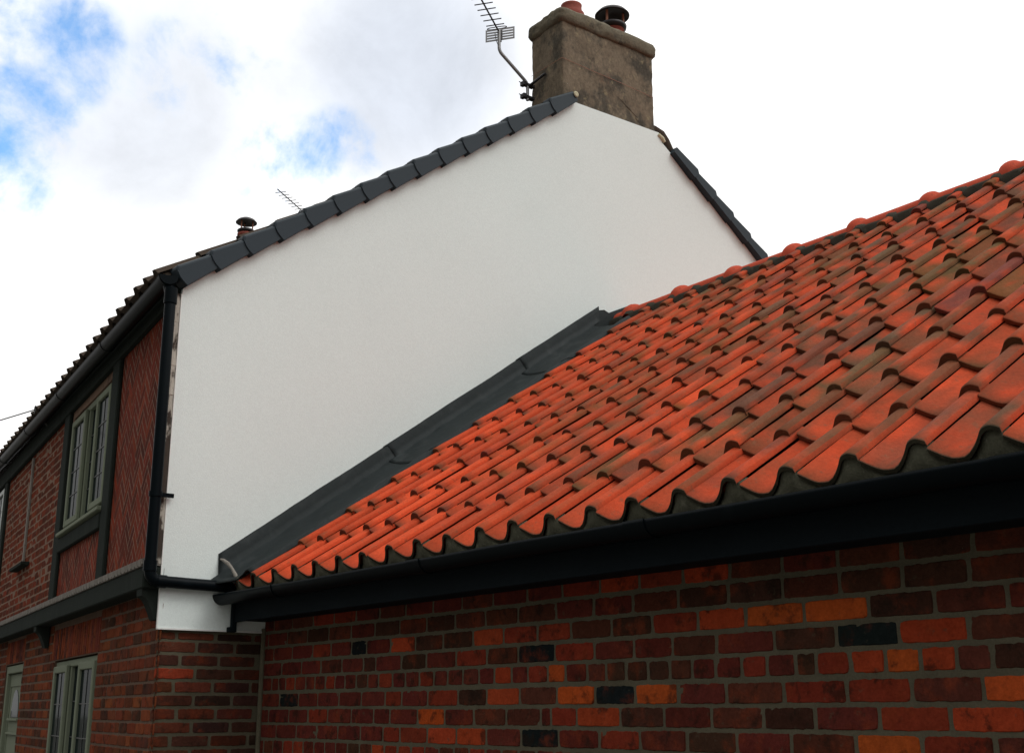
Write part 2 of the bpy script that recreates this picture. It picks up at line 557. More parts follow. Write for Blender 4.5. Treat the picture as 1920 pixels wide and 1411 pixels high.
# brick base of the gable, with its own wide joints
rng = random.Random(4)
m = MB()
mo = MB()
GB = Frame((0, 0.03, 0), (1, 0, 0), (0, 0, 1), (0, -1, 0))
mo.add([GB(0.004, 0, 0), GB(7.2, 0, 0), GB(7.2, ZB, 0), GB(0.004, ZB, 0)], [(0, 1, 2, 3)])
mo.build('gable_mortar', 'mortar', cottage)
ch = 0.0757
k = 0
z = ZB - 0.012
while z > 0.05:
    z1, z0 = z - 0.008, z - ch + 0.008
    if k == 0:
        z1, z0 = z - 0.004, z - 0.045
        z = z + 0.026
    start = 0.0
    u = [-0.02, 0.115, 0.01, 0.13][k % 2] if False else (0.0 if k % 2 else -0.001)
    L0 = 0.235 if k % 2 else 0.108 + 0.03 * ((k // 2) % 2)
    uu = 0.002
    first = True
    while uu < 0.665:
        L = L0 if first else 0.225
        e = min(uu + L, 0.668)
        if e - uu > 0.03:
            c = vary(rng.choice([(0.060, 0.027, 0.020), (0.070, 0.030, 0.021), (0.050, 0.025, 0.019), (0.085, 0.028, 0.018)]), rng)
            if uu < 0.2:
                c = vary(rng.choice([(0.10, 0.034, 0.02), (0.12, 0.035, 0.02), (0.075, 0.03, 0.02)]), rng)
            if k == 3 and uu < 0.01:
                c = (0.26, 0.042, 0.02)
            brick(m, GB, uu, e, z0, z1, 0.005, c, rng)
        uu = e + 0.017
        first = False
    z -= ch
    k += 1
m.build('gable_brick_base', 'brick', cottage)

# street front: openings (u0, u1, v0, v1)
HOLES = [(1.76, 3.47, 0.85, 2.01), (5.16, 6.28, 0.0, 2.06), (1.97, 3.62, 3.07, 4.07), (7.72, 9.1, 3.2, 4.15)]


def wall_with_holes(mb, fr, U0, U1, V0, V1, w, holes, reveal=0.12):
    us = sorted({U0, U1} | {h[0] for h in holes} | {h[1] for h in holes})
    vs = sorted({V0, V1} | {h[2] for h in holes} | {h[3] for h in holes})
    for a, b in zip(us, us[1:]):
        for c, d in zip(vs, vs[1:]):
            mu, mv = (a + b) / 2, (c + d) / 2
            if any(h[0] < mu < h[1] and h[2] < mv < h[3] for h in holes):
                continue
            mb.add([fr(a, c, w), fr(b, c, w), fr(b, d, w), fr(a, d, w)], [(0, 3, 2, 1)])
    for (a, b, c, d) in holes:
        q = [(a, c), (b, c), (b, d), (a, d)]
        for i in range(4):
            p0, p1 = q[i], q[(i + 1) % 4]
            mb.add([fr(*p0, w), fr(*p1, w), fr(*p1, w - reveal), fr(*p0, w - reveal)], [(0, 1, 2, 3)])
        mb.add([fr(*p, w - reveal - 0.15) for p in q], [(0, 1, 2, 3)])


mo = MB()
wall_with_holes(mo, FAC, 0.012, FLEN, 2.36, 4.26, -0.010, HOLES[2:])
mo.build('upper_front_mortar', 'mortar_light', cottage)
mo = MB()
wall_with_holes(mo, FAC, 0.012, FLEN, 0.0, 2.36, -0.010, HOLES[:2])
mo.build('lower_front_mortar', 'mortar_brown', cottage)


def runs(v0, v1, U0, U1, holes):
    seg = [(U0, U1)]
    for (a, b, c, d) in holes:
        if v1 <= c or v0 >= d:
            continue
        out = []
        for (s, e) in seg:
            if b <= s or a >= e:
                out.append((s, e))
                continue
            if a - s > 0.03:
                out.append((s, a))
            if e - b > 0.03:
                out.append((b, e))
        seg = out
    return seg


rng = random.Random(11)
m = MB()
FW = Frame(FAC(0, 0, -0.010), FD, (0, 0, 1), FN)
lintels = [(1.72, 3.62, 2.01, 2.265), (5.12, 6.32, 2.06, 2.285)]
reds = [(0.145, 0.040, 0.019), (0.12, 0.036, 0.018), (0.16, 0.041, 0.019), (0.095, 0.032, 0.018), (0.068, 0.029, 0.018), (0.18, 0.050, 0.020)]
z = 2.31
k = 0
while z > 0.05:
    v1, v0 = z - 0.006, z - ch + 0.006
    for (a, b) in runs(v0, v1, 0.002, FLEN, HOLES + lintels):
        uu = a
        first = True
        while uu < b - 0.02:
            L = (0.11 if k % 2 else 0.225) if first else rng.choice([0.225, 0.225, 0.11, 0.22])
            first = False
            e = min(uu + L, b)
            if b - e < 0.05:
                e = b
            brick(m, FW, uu, e - 0.006, v0, v1, 0.004, vary(rng.choice(reds), rng), rng, fine=(e < 4))
            uu = e + 0.006
    z -= ch
    k += 1
for (a, b, c, d) in lintels:      # soldier courses over the window and the door
    uu = a
    while uu < b - 0.03:
        e = min(uu + 0.075, b)
        brick(m, FW, uu, e - 0.006, c + 0.006, d - 0.004, 0.005,
              vary(rng.choice([(0.17, 0.045, 0.02), (0.14, 0.036, 0.022), (0.10, 0.033, 0.025), (0.21, 0.05, 0.02)]), rng), rng)
        uu = e + 0.004
m.build('lower_front_brickwork', 'brick', cottage)

# upper storey: running-bond panel between the posts
for PU0, PU1 in ((3.93, 7.49), (7.71, FLEN)):
  m = MB()
  z = 4.24
  k = 0
  while z > 2.5:
    v1, v0 = z - 0.004, z - 0.068
    for (a, b) in runs(v0, v1, PU0, PU1, HOLES):
        uu = a - (0.12 if k % 2 else 0)
        while uu < b - 0.02:
            e = uu + 0.235
            s_, e_ = max(uu, a), min(e, b)
            if e_ - s_ > 0.03:
                brick(m, FW, s_, e_ - 0.008, v0, v1, 0.0015,
                      vary(rng.choice([(0.145, 0.033, 0.017), (0.12, 0.03, 0.016), (0.10, 0.028, 0.016), (0.17, 0.036, 0.017)]), rng), rng, fine=False)
            uu = e
    z -= 0.072
    k += 1
  m.build('upper_brick_panel', 'brick', cottage)


# herringbone panels
def clip(poly, u0, u1, v0, v1):
    for (ax, lim, sgn) in ((0, u0, 1), (0, u1, -1), (1, v0, 1), (1, v1, -1)):
        out = []
        for i in range(len(poly)):
            p, q = poly[i], poly[(i + 1) % len(poly)]
            dp, dq = (p[ax] - lim) * sgn, (q[ax] - lim) * sgn
            if dp >= 0:
                out.append(p)
            if (dp > 0 > dq) or (dp < 0 < dq):
                t = dp / (dp - dq)
                out.append((p[0] + (q[0] - p[0]) * t, p[1] + (q[1] - p[1]) * t))
        poly = out
        if len(poly) < 3:
            return None
    return poly


def herringbone(mb, u0, u1, v0, v1, rng, W=0.062, n=3):
    c45 = math.sqrt(0.5)
    R = int(max(u1 - u0, v1 - v0) / W * 1.2) + 6
    g_ = 0.0048 / W

    def put(x0, y0, x1, y1):
        q = [(x0 + g_, y0 + g_), (x1 - g_, y0 + g_), (x1 - g_, y1 - g_), (x0 + g_, y1 - g_)]
        q = [((a - b) * c45 * W + u0, (a + b) * c45 * W + v0) for a, b in q]
        if max(p[0] for p in q) < u0 or min(p[0] for p in q) > u1 or max(p[1] for p in q) < v0 or min(p[1] for p in q) > v1:
            return
        q = clip(q, u0, u1, v0, v1)
        if q:
            col = vary(rng.choice([(0.165, 0.028, 0.014), (0.135, 0.026, 0.014), (0.19, 0.033, 0.015), (0.105, 0.024, 0.014)]), rng)
            prism(mb, FW, q, -0.002, 0.0012 + rng.uniform(-.0004, .0008), col, 0.0008)
    for y in range(-R, R):
        for x in range(-R, R):
            d = (x - y) % (2 * n)
            if d == 0:
                put(x, y, x + n, y + 1)
            if d == 2 * n - 1:
                put(x, y, x + 1, y + n)


for (a, b, c, d) in ((0.03, 1.70, 2.50, 4.22), (1.95, 3.68, 2.50, 2.92)):
    m = MB()
    m.add([FAC(a, c, -0.0093), FAC(b, c, -0.0093), FAC(b, d, -0.0093), FAC(a, d, -0.0093)], [(0, 3, 2, 1)])
    m.build('herringbone_joints', 'joint_pale', cottage)
    m = MB()
    herringbone(m, a, b, c, d, rng)
    m.build('herringbone_panel', 'brick_herring', cottage)

# timbers of the front
def timber(u0, u1, v0, v1, w1, name='timber_post', mat='timber', w0=-0.01, bev=0.008):
    b_ = MB()
    box(b_, FAC, u0, u1, v0, v1, w0, w1, bev=bev)
    return b_.build(name, mat, cottage)


timber(1.705, 1.945, 2.49, 4.24, 0.022)
timber(3.685, 3.925, 2.49, 4.24, 0.022)
timber(7.50, 7.70, 2.49, 4.24, 0.022)
timber(0.03, FLEN, 4.13, 4.30, 0.035, 'wall_plate')
timber(1.96, 3.67, 2.905, 3.025, 0.03, 'apron_rail')
timber(0.0, FLEN, 2.305, 2.432, 0.118, 'bressummer_beam')
b_ = MB()
for i in range(36):
    z0 = 2.45 + i * 0.0464
    d = 0.006 * noise.noise(V((i * 0.6, 2, 1)))
    box(b_, WORLD, -0.052 + d, -0.019, z0, z0 + 0.0462, -0.10, -0.002 + d * 0.6)
b_.build('corner_post', 'rot', cottage)
# sloping drip moulding above the beam, its edge cut into small teeth
b_ = MB()
for i in range(int(FLEN / 0.03)):
    u0 = i * 0.03 + (0.0 if i else 0.0)
    d = 0.004 * noise.noise(V((i * 0.37, 0, 0)))
    e_ = 2.462 + 0.010 * rng.random()
    poly = [(0.0, 2.520 + d), (0.0, 2.436), (0.128 + d, 2.434 + (0.010 if i % 3 == 0 else 0.0)), (0.132 + d, 2.474)]
    pts = [FAC(u0 + uo, v, w_) for uo in (0.0, 0.027) for (w_, v) in poly]
    b_.add(pts, [(0, 1, 2, 3), (7, 6, 5, 4), (0, 3, 7, 4), (3, 2, 6, 7), (2, 1, 5, 6)])
b_.build('drip_moulding', 'drip', cottage)


def corbel(u0):
    b2 = MB()
    prof = [(0.0, 2.304), (0.0, 2.13)]
    for i in range(9):
        t = i / 8
        prof.append((0.025 + 0.085 * t ** 1.6, 2.13 + 0.135 * t - 0.012 * math.sin(t * math.pi * 2)))
    prof.append((0.112, 2.304))
    n = len(prof)
    pts = [FAC(u0 + uo, v, w_) for uo in (0.0, 0.13) for (w_, v) in prof]
    F = [list(range(n)), list(range(n, 2 * n))[::-1]]
    for i in range(n):
        j = (i + 1) % n
        F.append((i, i + n, j + n, j))
    b2.add(pts, F)
    b2.build('corbel', 'timber', cottage)


for u0 in (0.03, 3.80, 7.45):
    corbel(u0)
# small ledge with the rain stain strip above it
b_ = MB()
box(b_, FAC, 5.42, 6.20, 2.985, 3.02, -0.01, 0.07, bev=0.005)
b_.build('small_ledge', 'timber', cottage)
b_ = MB()
box(b_, FAC, 5.74, 5.80, 3.02, 4.1, -0.01, 0.012, bev=0.003)
b_.build('render_strip', 'drip', cottage)


def window(name, u0, u1, v0, v1, lights, mat, w=-0.05, sill=True, rows=4, cols=2, curtain=False):
    """lights = list of (fraction, is_casement)"""
    fw = 0.052
    fm = MB()
    box(fm, FAC, u0, u0 + fw, v0, v1, w - 0.05, w + 0.02, bev=0.005)
    box(fm, FAC, u1 - fw, u1, v0, v1, w - 0.05, w + 0.02, bev=0.005)
    box(fm, FAC, u0 + fw, u1 - fw, v1 - fw, v1, w - 0.05, w + 0.018, bev=0.005)
    box(fm, FAC, u0 + fw, u1 - fw, v0, v0 + fw, w - 0.05, w + 0.018, bev=0.005)
    a = u0 + fw
    span = u1 - u0 - 2 * fw
    cells = []
    for i, (fr_, cas) in enumerate(lights):
        b = a + span * fr_
        if i < len(lights) - 1:
            box(fm, FAC, b - 0.025, b + 0.025, v0 + fw, v1 - fw, w - 0.05, w + 0.016, bev=0.004)
        cells.append((a + (0.025 if i else 0), b - (0.025 if i < len(lights) - 1 else 0), cas))
        a = b
    win = fm.build('window', mat, cottage)
    win.name = name
    gm = MB()
    lm = MB()
    sm = MB()
    for (a, b, cas) in cells:
        c, d = v0 + fw, v1 - fw
        gw = w - 0.012
        if cas:
            o, sw = 0.014, 0.055
            x0, x1, y0, y1 = a - o, b + o, c - o, d + o
            w0_, w1_ = w + 0.018, w + 0.048
            sash = MB()
            box(sash, FAC, x0, x0 + sw, y0, y1, w0_, w1_, bev=0.006)
            box(sash, FAC, x1 - sw, x1, y0, y1, w0_, w1_, bev=0.006)
            box(sash, FAC, x0 + sw, x1 - sw, y1 - sw, y1, w0_, w1_ - 0.001, bev=0.006)
            box(sash, FAC, x0 + sw, x1 - sw, y0, y0 + sw, w0_, w1_ - 0.001, bev=0.006)
            sash.build('casement', mat, win)
            a, b, c, d = x0 + sw, x1 - sw, y0 + sw, y1 - sw
            gw = w + 0.028
        gm.add([FAC(a, c, gw), FAC(b, c, gw), FAC(b, d, gw), FAC(a, d, gw)], [(0, 3, 2, 1)])
        for i in range(1, cols):
            uu = a + (b - a) * i / cols
            box(lm, FAC, uu - 0.004, uu + 0.004, c, d, gw, gw + 0.004)
        for j in range(1, rows):
            vv = c + (d - c) * j / rows
            box(lm, FAC, a, b, vv - 0.004, vv + 0.004, gw, gw + 0.0045)
    gm.build('glass_pane', 'glass', win)
    lm.build('leading', 'came', win)
    if sill:
        box(sm, FAC, u0 - 0.05, u1 + 0.03, v0 - 0.035, v0 - 0.002, w - 0.04, 0.055, bev=0.006)
        sm.build('sill', mat, win)
    return win


window('window', 1.98, 3.61, 3.07, 4.06, [(0.34, True), (0.28, False), (0.38, True)], 'sage', w=-0.035)
window('window', 1.77, 3.46, 0.86, 2.00, [(0.36, True), (0.28, False), (0.36, True)], 'sage', w=-0.045)
window('window', 7.73, 9.09, 3.21, 4.14, [(0.5, True), (0.5, False)], 'pale', w=-0.03)

# front door
d_ = MB()
box(d_, FAC, 5.17, 5.245, 0.0, 2.05, -0.10, -0.02, bev=0.006)
box(d_, FAC, 6.195, 6.27, 0.0, 2.05, -0.10, -0.02, bev=0.006)
box(d_, FAC, 5.245, 6.195, 1.975, 2.05, -0.10, -0.022, bev=0.006)
box(d_, FAC, 5.25, 6.19, 0.02, 1.97, -0.10, -0.055, bev=0.006)
box(d_, FAC, 5.35, 5.36, 0.2, 1.86, -0.055, -0.045, bev=0.002)
box(d_, FAC, 6.08, 6.09, 0.2, 1.86, -0.055, -0.045, bev=0.002)
box(d_, FAC, 5.36, 6.08, 1.85, 1.86, -0.055, -0.045, bev=0.002)
box(d_, FAC, 5.36, 6.08, 1.40, 1.42, -0.055, -0.035, bev=0.002)
box(d_, FAC, 5.40, 6.04, 1.53, 1.55, -0.055, -0.03, bev=0.002)
door = d_.build('front_door', 'sage', cottage)
d_ = MB()
arch = [(5.50, 1.56), (5.94, 1.56)] + [(5.72 + 0.22 * math.cos(t), 1.58 + 0.24 * math.sin(t)) for t in [i * math.pi / 12 for i in range(13)]]
prism(d_, FAC, arch, -0.056, -0.050)
d_.build('arched_pane', 'glass', door)
d_ = MB()
box(d_, FAC, 6.33, 6.48, 1.46, 1.62, 0.0, 0.012, bev=0.003)
d_.build('number_plate', 'white', cottage)


# cottage roof: two tiled slopes, the front one following the slightly bent eave
def eave_z(s):
    return 4.325 + 0.0145 * max(s, 0)


def roof_slope(front):
    mb = MB()
    off = 0.15
    col_w = 0.27
    ncol = int(FLEN / col_w)
    nrow = 14
    prof = [(0.0, 0.0), (0.03, 0.032), (0.085, 0.036), (0.115, 0.0), (0.255, -0.002)]
    us, hs = [], []
    for c in range(ncol):
        for (a, h) in prof:
            us.append(0.02 + c * col_w + a)
            hs.append(h)
    nU = len(us)
    rows = []
    for r in range(nrow):
        rows.append((r / nrow, 0.026))
        rows.append(((r + 1) / nrow, 0.004))
    verts, F = [], []
    nrm = V((-math.sin(PITCH), 0, math.cos(PITCH)))
    for (t, lift) in rows:
        for u_, h in zip(us, hs):
            e = FAC(u_, eave_z(u_) - 0.06 - 0.05 * max(0.0, 1 - u_ / 0.5), off)
            rg = V((H2, 0, ZR - 0.06)) + FD * u_
            p = e.lerp(rg, t) + nrm * (h + lift)
            verts.append(p)
    if not front:
        out = []
        for p in verts:
            base = V((H2, 0, 0)) + FD * ((p - V((H2, 0, 0))).dot(V((0, 1, 0))) / FD.y)
            out.append(V((2 * base.x - p.x, p.y, p.z)))
        verts = out
    for i in range(len(rows) - 1):
        for j in range(nU - 1):
            F.append((i * nU + j, i * nU + j + 1, (i + 1) * nU + j + 1, (i + 1) * nU + j))
    # underside lip of the eave
    n0 = len(verts)
    low = [v - nrm * 0.03 + V((0.02, 0, 0)) * (1 if front else -1) for v in verts[:nU]]
    low2 = [v - nrm * 0.05 + V((math.cos(PITCH), 0, math.sin(PITCH))) * 0.35 * (1) if front else v - nrm * 0.05 for v in verts[:nU]]
    verts = verts + low + low2
    for j in range(nU - 1):
        F.append((j, n0 + j, n0 + j + 1, j + 1))
        F.append((n0 + j, n0 + nU + j, n0 + nU + j + 1, n0 + j + 1))
    mb.add(verts, F)
    return mb.build('tiled_roof_slope', 'roof_dark', cottage)


roof_slope(True)
roof_slope(False)
m = MB()
tube(m, [V((H2, 0.55, ZR + 0.02)) , V((H2, 0, ZR + 0.02)) + FD * FLEN], 0.11, 14)
m.build('roof_ridge', 'roof_dark', cottage)
# back, far end and street-front backing of the body
m = MB()
p = [V((0.3, 0.24, 0)), V((7.2, 0.24, 0)), V((7.2, 0, 0)) + FD * FLEN, V((0.3, 0, 0)) + FD * FLEN]
tops = [V((q.x, q.y, 4.2)) for q in p]
m.add(p + tops, [(1, 2, 6, 5), (2, 3, 7, 6), (3, 0, 4, 7)])
rr = V((H2, 0, 6.7)) + FD * FLEN
m.add([tops[2], tops[3], rr], [(0, 1, 2)])
m.build('rear_wall', 'mortar', cottage)

# dry-verge caps: one mesh per slope, one object per cap
RAKE = 0.2602


def verge_mesh(mirror):
    mb = MB()
    L = RAKE + 0.035
    nseg = 7
    # outline of the outer face, u along the rake, v square to it
    low = []
    for i in range(nseg + 1):
        t = i / nseg
        low.append((-0.016 * math.sin(t * math.pi) - 0.004 * (1 - t), -0.042 + 0.142 * t))
    out = low[:-1] + [(0.002, 0.092), (0.012, 0.100), (L, 0.074), (L, -0.020)]
    n = len(out)
    ys = [(-0.062, 0.004), (-0.068, 0.0), (-0.068, 0.0)]
    rings = []
    rings.append([(u_, 0.030, v_) for u_, v_ in out])
    rings.append([(u_, -0.058 + 0.010 * (u_ / L), v_) for u_, v_ in out])
    cx = L / 2
    rings[1] = [(u_, -0.046 + 0.010 * (u_ / L), v_) for u_, v_ in out]
    rings.append([(u_ + (0.002 if u_ < cx else 0), -0.060 + 0.010 * (u_ / L), v_ - (0.006 if v_ > 0.06 else -0.001)) for u_, v_ in out])
    rings.append([(u_ + (0.005 if u_ < cx else 0), -0.066 + 0.010 * (u_ / L), v_ - (0.018 if v_ > 0.06 else -0.004)) for u_, v_ in out])
    verts = [p for r in rings for p in r]
    F = [list(range(n)), [3 * n + i for i in range(n)][::-1]]
    for i in range(3):
        for k_ in range(n):
            k2 = (k_ + 1) % n
            F.append((i * n + k_, (i + 1) * n + k_, (i + 1) * n + k2, i * n + k2))
    # top leg lying over the tiles
    t0 = len(verts)
    for (u_, v_) in ((0.0, 0.096), (L, 0.071)):
        for y in (0.02, 0.16):
            for dv in (0.0, -0.012):
                verts.append((u_, y, v_ + dv))
    F += [(t0, t0 + 2, t0 + 6, t0 + 4), (t0 + 1, t0 + 5, t0 + 7, t0 + 3), (t0, t0 + 1, t0 + 3, t0 + 2), (t0 + 2, t0 + 3, t0 + 7, t0 + 6)]
    ca, sa = math.cos(PITCH), math.sin(PITCH)
    sgn = -1 if mirror else 1
    if mirror:                            # the far slope shows slimmer caps
        verts = [(u_, y, v_ * 0.80 + 0.006) for u_, y, v_ in verts]
    W_ = [V((sgn * (u_ * ca - v_ * sa), y, u_ * sa + v_ * ca)) for u_, y, v_ in verts]
    if mirror:
        F = [f[::-1] for f in F]
    mb.add(W_, F)
    return mb


first = {}
for mirror in (False, True):
    for i in range(15 if not mirror else 14):
        if not mirror:
            x = -0.03 + 0.2128 * i
            zz = ZE + TAN * x
        else:
            d = 3.035 - 0.2128 * i if False else None
            x = 2 * H2 - (-0.03 + 0.2128 * i)
            zz = ZE + TAN * (2 * H2 - x)
        if mirror not in first:
            o = verge_mesh(mirror).build('verge_cap', 'verge', cottage, origin=(0, 0, 0))
            o.parent = cottage
            first[mirror] = o
        else:
            o = first[mirror].copy()
            COL.objects.link(o)
            o.parent = cottage
        o.location = V((x, 0, zz)) - cottage.location
m = MB()
lathe(m, (3.175, -0.0645, 6.495), [(0.026, 0), (0.024, 0.003), (0.018, 0.006)], 16, axis=(0, -1, 0))
m.build('sealant_patch', 'cream', cottage)

# chimney: rough rendered stack, oversailing lichened cap, two pots
def loft_rect(mb, x0, x1, y0, y1, prof, rc=0.03, jitter=0.004, seg=24):
    def ring(off, z):
        X0, X1, Y0, Y1 = x0 - off, x1 + off, y0 - off, y1 + off
        pts = []
        c = [(X1 - rc, Y1 - rc, 0), (X0 + rc, Y1 - rc, 90), (X0 + rc, Y0 + rc, 180), (X1 - rc, Y0 + rc, 270)]
        for ci, (cx, cy, a0) in enumerate(c):
            for k_ in range(4):
                t = rad(a0 + k_ * 30)
                pts.append((cx + rc * math.cos(t), cy + rc * math.sin(t)))
            nx = c[(ci + 1) % 4]
            e = (nx[0] + rc * math.cos(rad(nx[2])), nx[1] + rc * math.sin(rad(nx[2])))
            s_ = pts[-1]
            for k_ in range(1, seg):
                pts.append((s_[0] + (e[0] - s_[0]) * k_ / seg, s_[1] + (e[1] - s_[1]) * k_ / seg))
        out = []
        cx, cy = (x0 + x1) / 2, (y0 + y1) / 2
        for (a, b) in pts:
            d = noise.noise(V((a * 6, b * 6, z * 6))) * jitter + noise.noise(V((a * 22, b * 22, z * 22))) * jitter * 0.6 + noise.noise(V((a * 60, b * 60, z * 60))) * jitter * 0.3
            v_ = V((a - cx, b - cy, 0)).normalized() * d
            out.append(V((a, b, z)) + v_ + V((0, 0, noise.noise(V((a * 7, b * 7, z))) * jitter * 0.6)))
        return out
    rings = [ring(o_, z_) for o_, z_ in prof]
    n = len(rings[0])
    verts = [p for r in rings for p in r]
    F = []
    for i in range(len(rings) - 1):
        for k_ in range(n):
            k2 = (k_ + 1) % n
            F.append((i * n + k_, i * n + k2, (i + 1) * n + k2, (i + 1) * n + k_))
    F.append([(len(rings) - 1) * n + k_ for k_ in range(n)])
    mb.add(verts, F, smooth=True)


m = MB()
loft_rect(m, 3.105, 4.138, 0.022, 0.44, [(0.0, 5.9 + i * 0.03) for i in range(45)], 0.016, 0.008)
stack = m.build('chimney', 'chimney', cottage)
m = MB()
capp = [(-0.02, 7.19)] + [(0.002 + 0.030 * math.sin(t) ** 0.8, 7.265 - 0.072 * math.cos(t)) for t in [i * math.pi / 14 for i in range(1, 11)]] + [(0.002, 7.335), (-0.02, 7.352), (-0.09, 7.39)]
loft_rect(m, 3.105, 4.138, 0.022, 0.44, capp, 0.05, 0.022)
m.build('chimney_cap', 'cap', stack)
m = MB()
tube(m, [(3.096, 0.432, 6.85), (3.096, 0.2, 6.845), (3.094, 0.014, 6.838), (3.4, 0.012, 6.825), (3.8, 0.012, 6.815), (4.128, 0.014, 6.80)], 0.0018, 6)
m.build('lashing_wire', 'copper', stack)


def pot(x, y, zb, h, r, parent):
    mb = MB()
    lathe(mb, (x, y, zb), [(r * 1.05, -0.05), (r * 1.05, 0.02), (r * 0.92, 0.05), (r * 0.86, h - 0.06), (r * 0.98, h - 0.05), (r * 0.98, h - 0.015), (r * 0.8, h), (r * 0.7, h - 0.01)], 26)
    return mb.build('chimney_pot', 'pot', parent)


def cowl(x, y, zt, r, parent, struts=3, gap=0.10):
    mb = MB()
    lathe(mb, (x, y, zt), [(0.01, 0.075), (r * 0.45, 0.064), (r * 0.8, 0.036), (r, 0.0), (r * 0.99, -0.010), (r * 0.7, 0.012), (0.01, 0.03)], 30)
    c_ = mb.build('cowl', 'cowl', parent)
    for i in range(struts):
        t = rad(200 + i * 360 / struts)
        p_ = V((x + math.cos(t) * r * 0.62, y + math.sin(t) * r * 0.62, zt))
        mb = MB()
        tube(mb, [p_ + V((0, 0, 0.015)), p_ - V((0, 0, gap))], 0.011, 8)
        mb.build('strut', 'copper', c_)
    mb = MB()
    lathe(mb, (x, y, zt - gap - 0.045), [(r * 0.66, 0), (r * 0.80, 0.012), (r * 0.82, 0.035), (r * 0.72, 0.048), (r * 0.55, 0.05)], 28)
    mb.build('cowl_collar', 'cowl', c_)
    return c_


mb = MB()
lathe(mb, (3.385, 0.23, 7.315), [(0.118, -0.02), (0.121, 0.04), (0.120, 0.10), (0.112, 0.135), (0.092, 0.160), (0.088, 0.20), (0.092, 0.22), (0.07, 0.225)], 28)
mb.build('chimney_pot', 'pot', stack)
pot(3.87, 0.23, 7.38, 0.13, 0.10, stack)
cowl(3.86, 0.23, 7.615, 0.156, stack)
# mortar fillet and end of the roof behind the stack
m = MB()
pts = [(4.15, 0.10, 6.50), (4.19, 0.09, 6.53), (4.25, 0.08, 6.50), (4.30, 0.07, 6.44), (4.33, 0.06, 6.38), (4.42, 0.07, 6.30)]
tube(m, pts, [0.03, 0.05, 0.055, 0.05, 0.045, 0.03], 10)
m.build('roof_fillet', 'roof_dark', cottage)
m = MB()
pts = [(4.155, 0.0, 6.45), (4.20, -0.004, 6.42), (4.225, -0.004, 6.395)]
tube(m, pts, [0.016, 0.02, 0.014], 8)
m.build('mortar_patch', 'cream', cottage)

# cottage rain goods
def half_round(mb, path, r, n=12, rim=0.004, wall=0.004, up=V((0, 0, 1))):
    path = [V(p) for p in path]
    outer, inner = [], []
    for i, p in enumerate(path):
        t = (path[min(i + 1, len(path) - 1)] - path[max(i - 1, 0)]).normalized()
        side = t.cross(up).normalized()
        ro, ri = [], []
        for k_ in range(n + 1):
            a = math.pi * k_ / n
            d = side * math.cos(a) - up * math.sin(a)
            ro.append(p + d * r)
            ri.append(p + d * (r - wall))
        outer.append(ro)
        inner.append(ri)
    n1_ = n + 1
    verts = [q for r_ in outer for q in r_] + [q for r_ in inner for q in r_]
    o2 = len(path) * n1_
    F = []
    for i in range(len(path) - 1):
        for k_ in range(n):
            a, b, c, d = i * n1_ + k_, i * n1_ + k_ + 1, (i + 1) * n1_ + k_ + 1, (i + 1) * n1_ + k_
            F.append((a, b, c, d))
            F.append((o2 + d, o2 + c, o2 + b, o2 + a))
        for k_ in (0, n):
            F.append((i * n1_ + k_, (i + 1) * n1_ + k_, o2 + (i + 1) * n1_ + k_, o2 + i * n1_ + k_))
    mb.add(verts, F, smooth=True)
    for e in (0, len(path) - 1):
        mb.add(outer[e], [list(range(n1_))])


def gut_z(s):
    return 4.205 + 0.019 * max(s, 0)


m = MB()
half_round(m, [FAC(s_, gut_z(s_), 0.115) for s_ in (-0.07, 0.3, 1.2, 2.4, 3.6, 4.8, 6.0, 7.5, 9.0, 10.4)], 0.057)
gut = m.build('gutter', 'black', cottage)
for s_ in (-0.03, 1.75, 3.6, 5.4, 7.2):
    m = MB()
    half_round(m, [FAC(s_ - 0.025, gut_z(s_) + 0.001, 0.115), FAC(s_ + 0.035, gut_z(s_) + 0.001, 0.115)], 0.0615, wall=0.006)
    m.build('gutter_clip', 'black', gut)
PX, PY = -0.098, -0.035
m = MB()
dp = [V((-0.108, 0.0, 4.17)), V((PX, PY, 4.08)), V((PX, PY, 3.2))] + bend((PX, PY, 2.6), (PX, PY, 2.345), (0.2, PY - 0.01, 2.338), 0.07) + \
     [V((0.2, PY - 0.008, 2.338))] + bend((0.2, PY - 0.008, 2.338), (0.42, PY - 0.008, 2.335), (0.43, PY - 0.03, 2.26), 0.06) + [V((0.425, PY - 0.02, 2.275))]
tube(m, dp, 0.034, 16)
dpo = m.build('downpipe', 'black', cottage)
for a, b, r_ in (((PX, PY, 4.13), (PX, PY, 4.03), 0.040), ((PX, PY, 2.46), (PX, PY, 2.40), 0.039), ((PX + 0.045, PY - 0.002, 2.344), (PX + 0.10, PY - 0.003, 2.343), 0.038)):
    m = MB()
    tube(m, [a, b], r_, 16)
    m.build('pipe_socket', 'black', dpo)
m = MB()
tube(m, [(PX, PY, 2.865), (PX, PY, 2.835)], 0.040, 16)
box(m, WORLD, PX + 0.03, 0.015, 2.838, 2.862, 0.02, 0.036)
m.build('pipe_clip', 'black', dpo)

# ------------------------------------------------------------------ brick extension with the orange pantile roof
XE, XV, XR = 0.6628, 0.4041, 3.6887
EP = rad(35.3)
Z_EAVE = 2.297                       # pan level of the eave tiles
ext = thing('brick_extension', (2.0, -4.0, 0), 'single-storey red brick extension with an orange pantile roof and black gutter', 'building')
YEND = -9.2

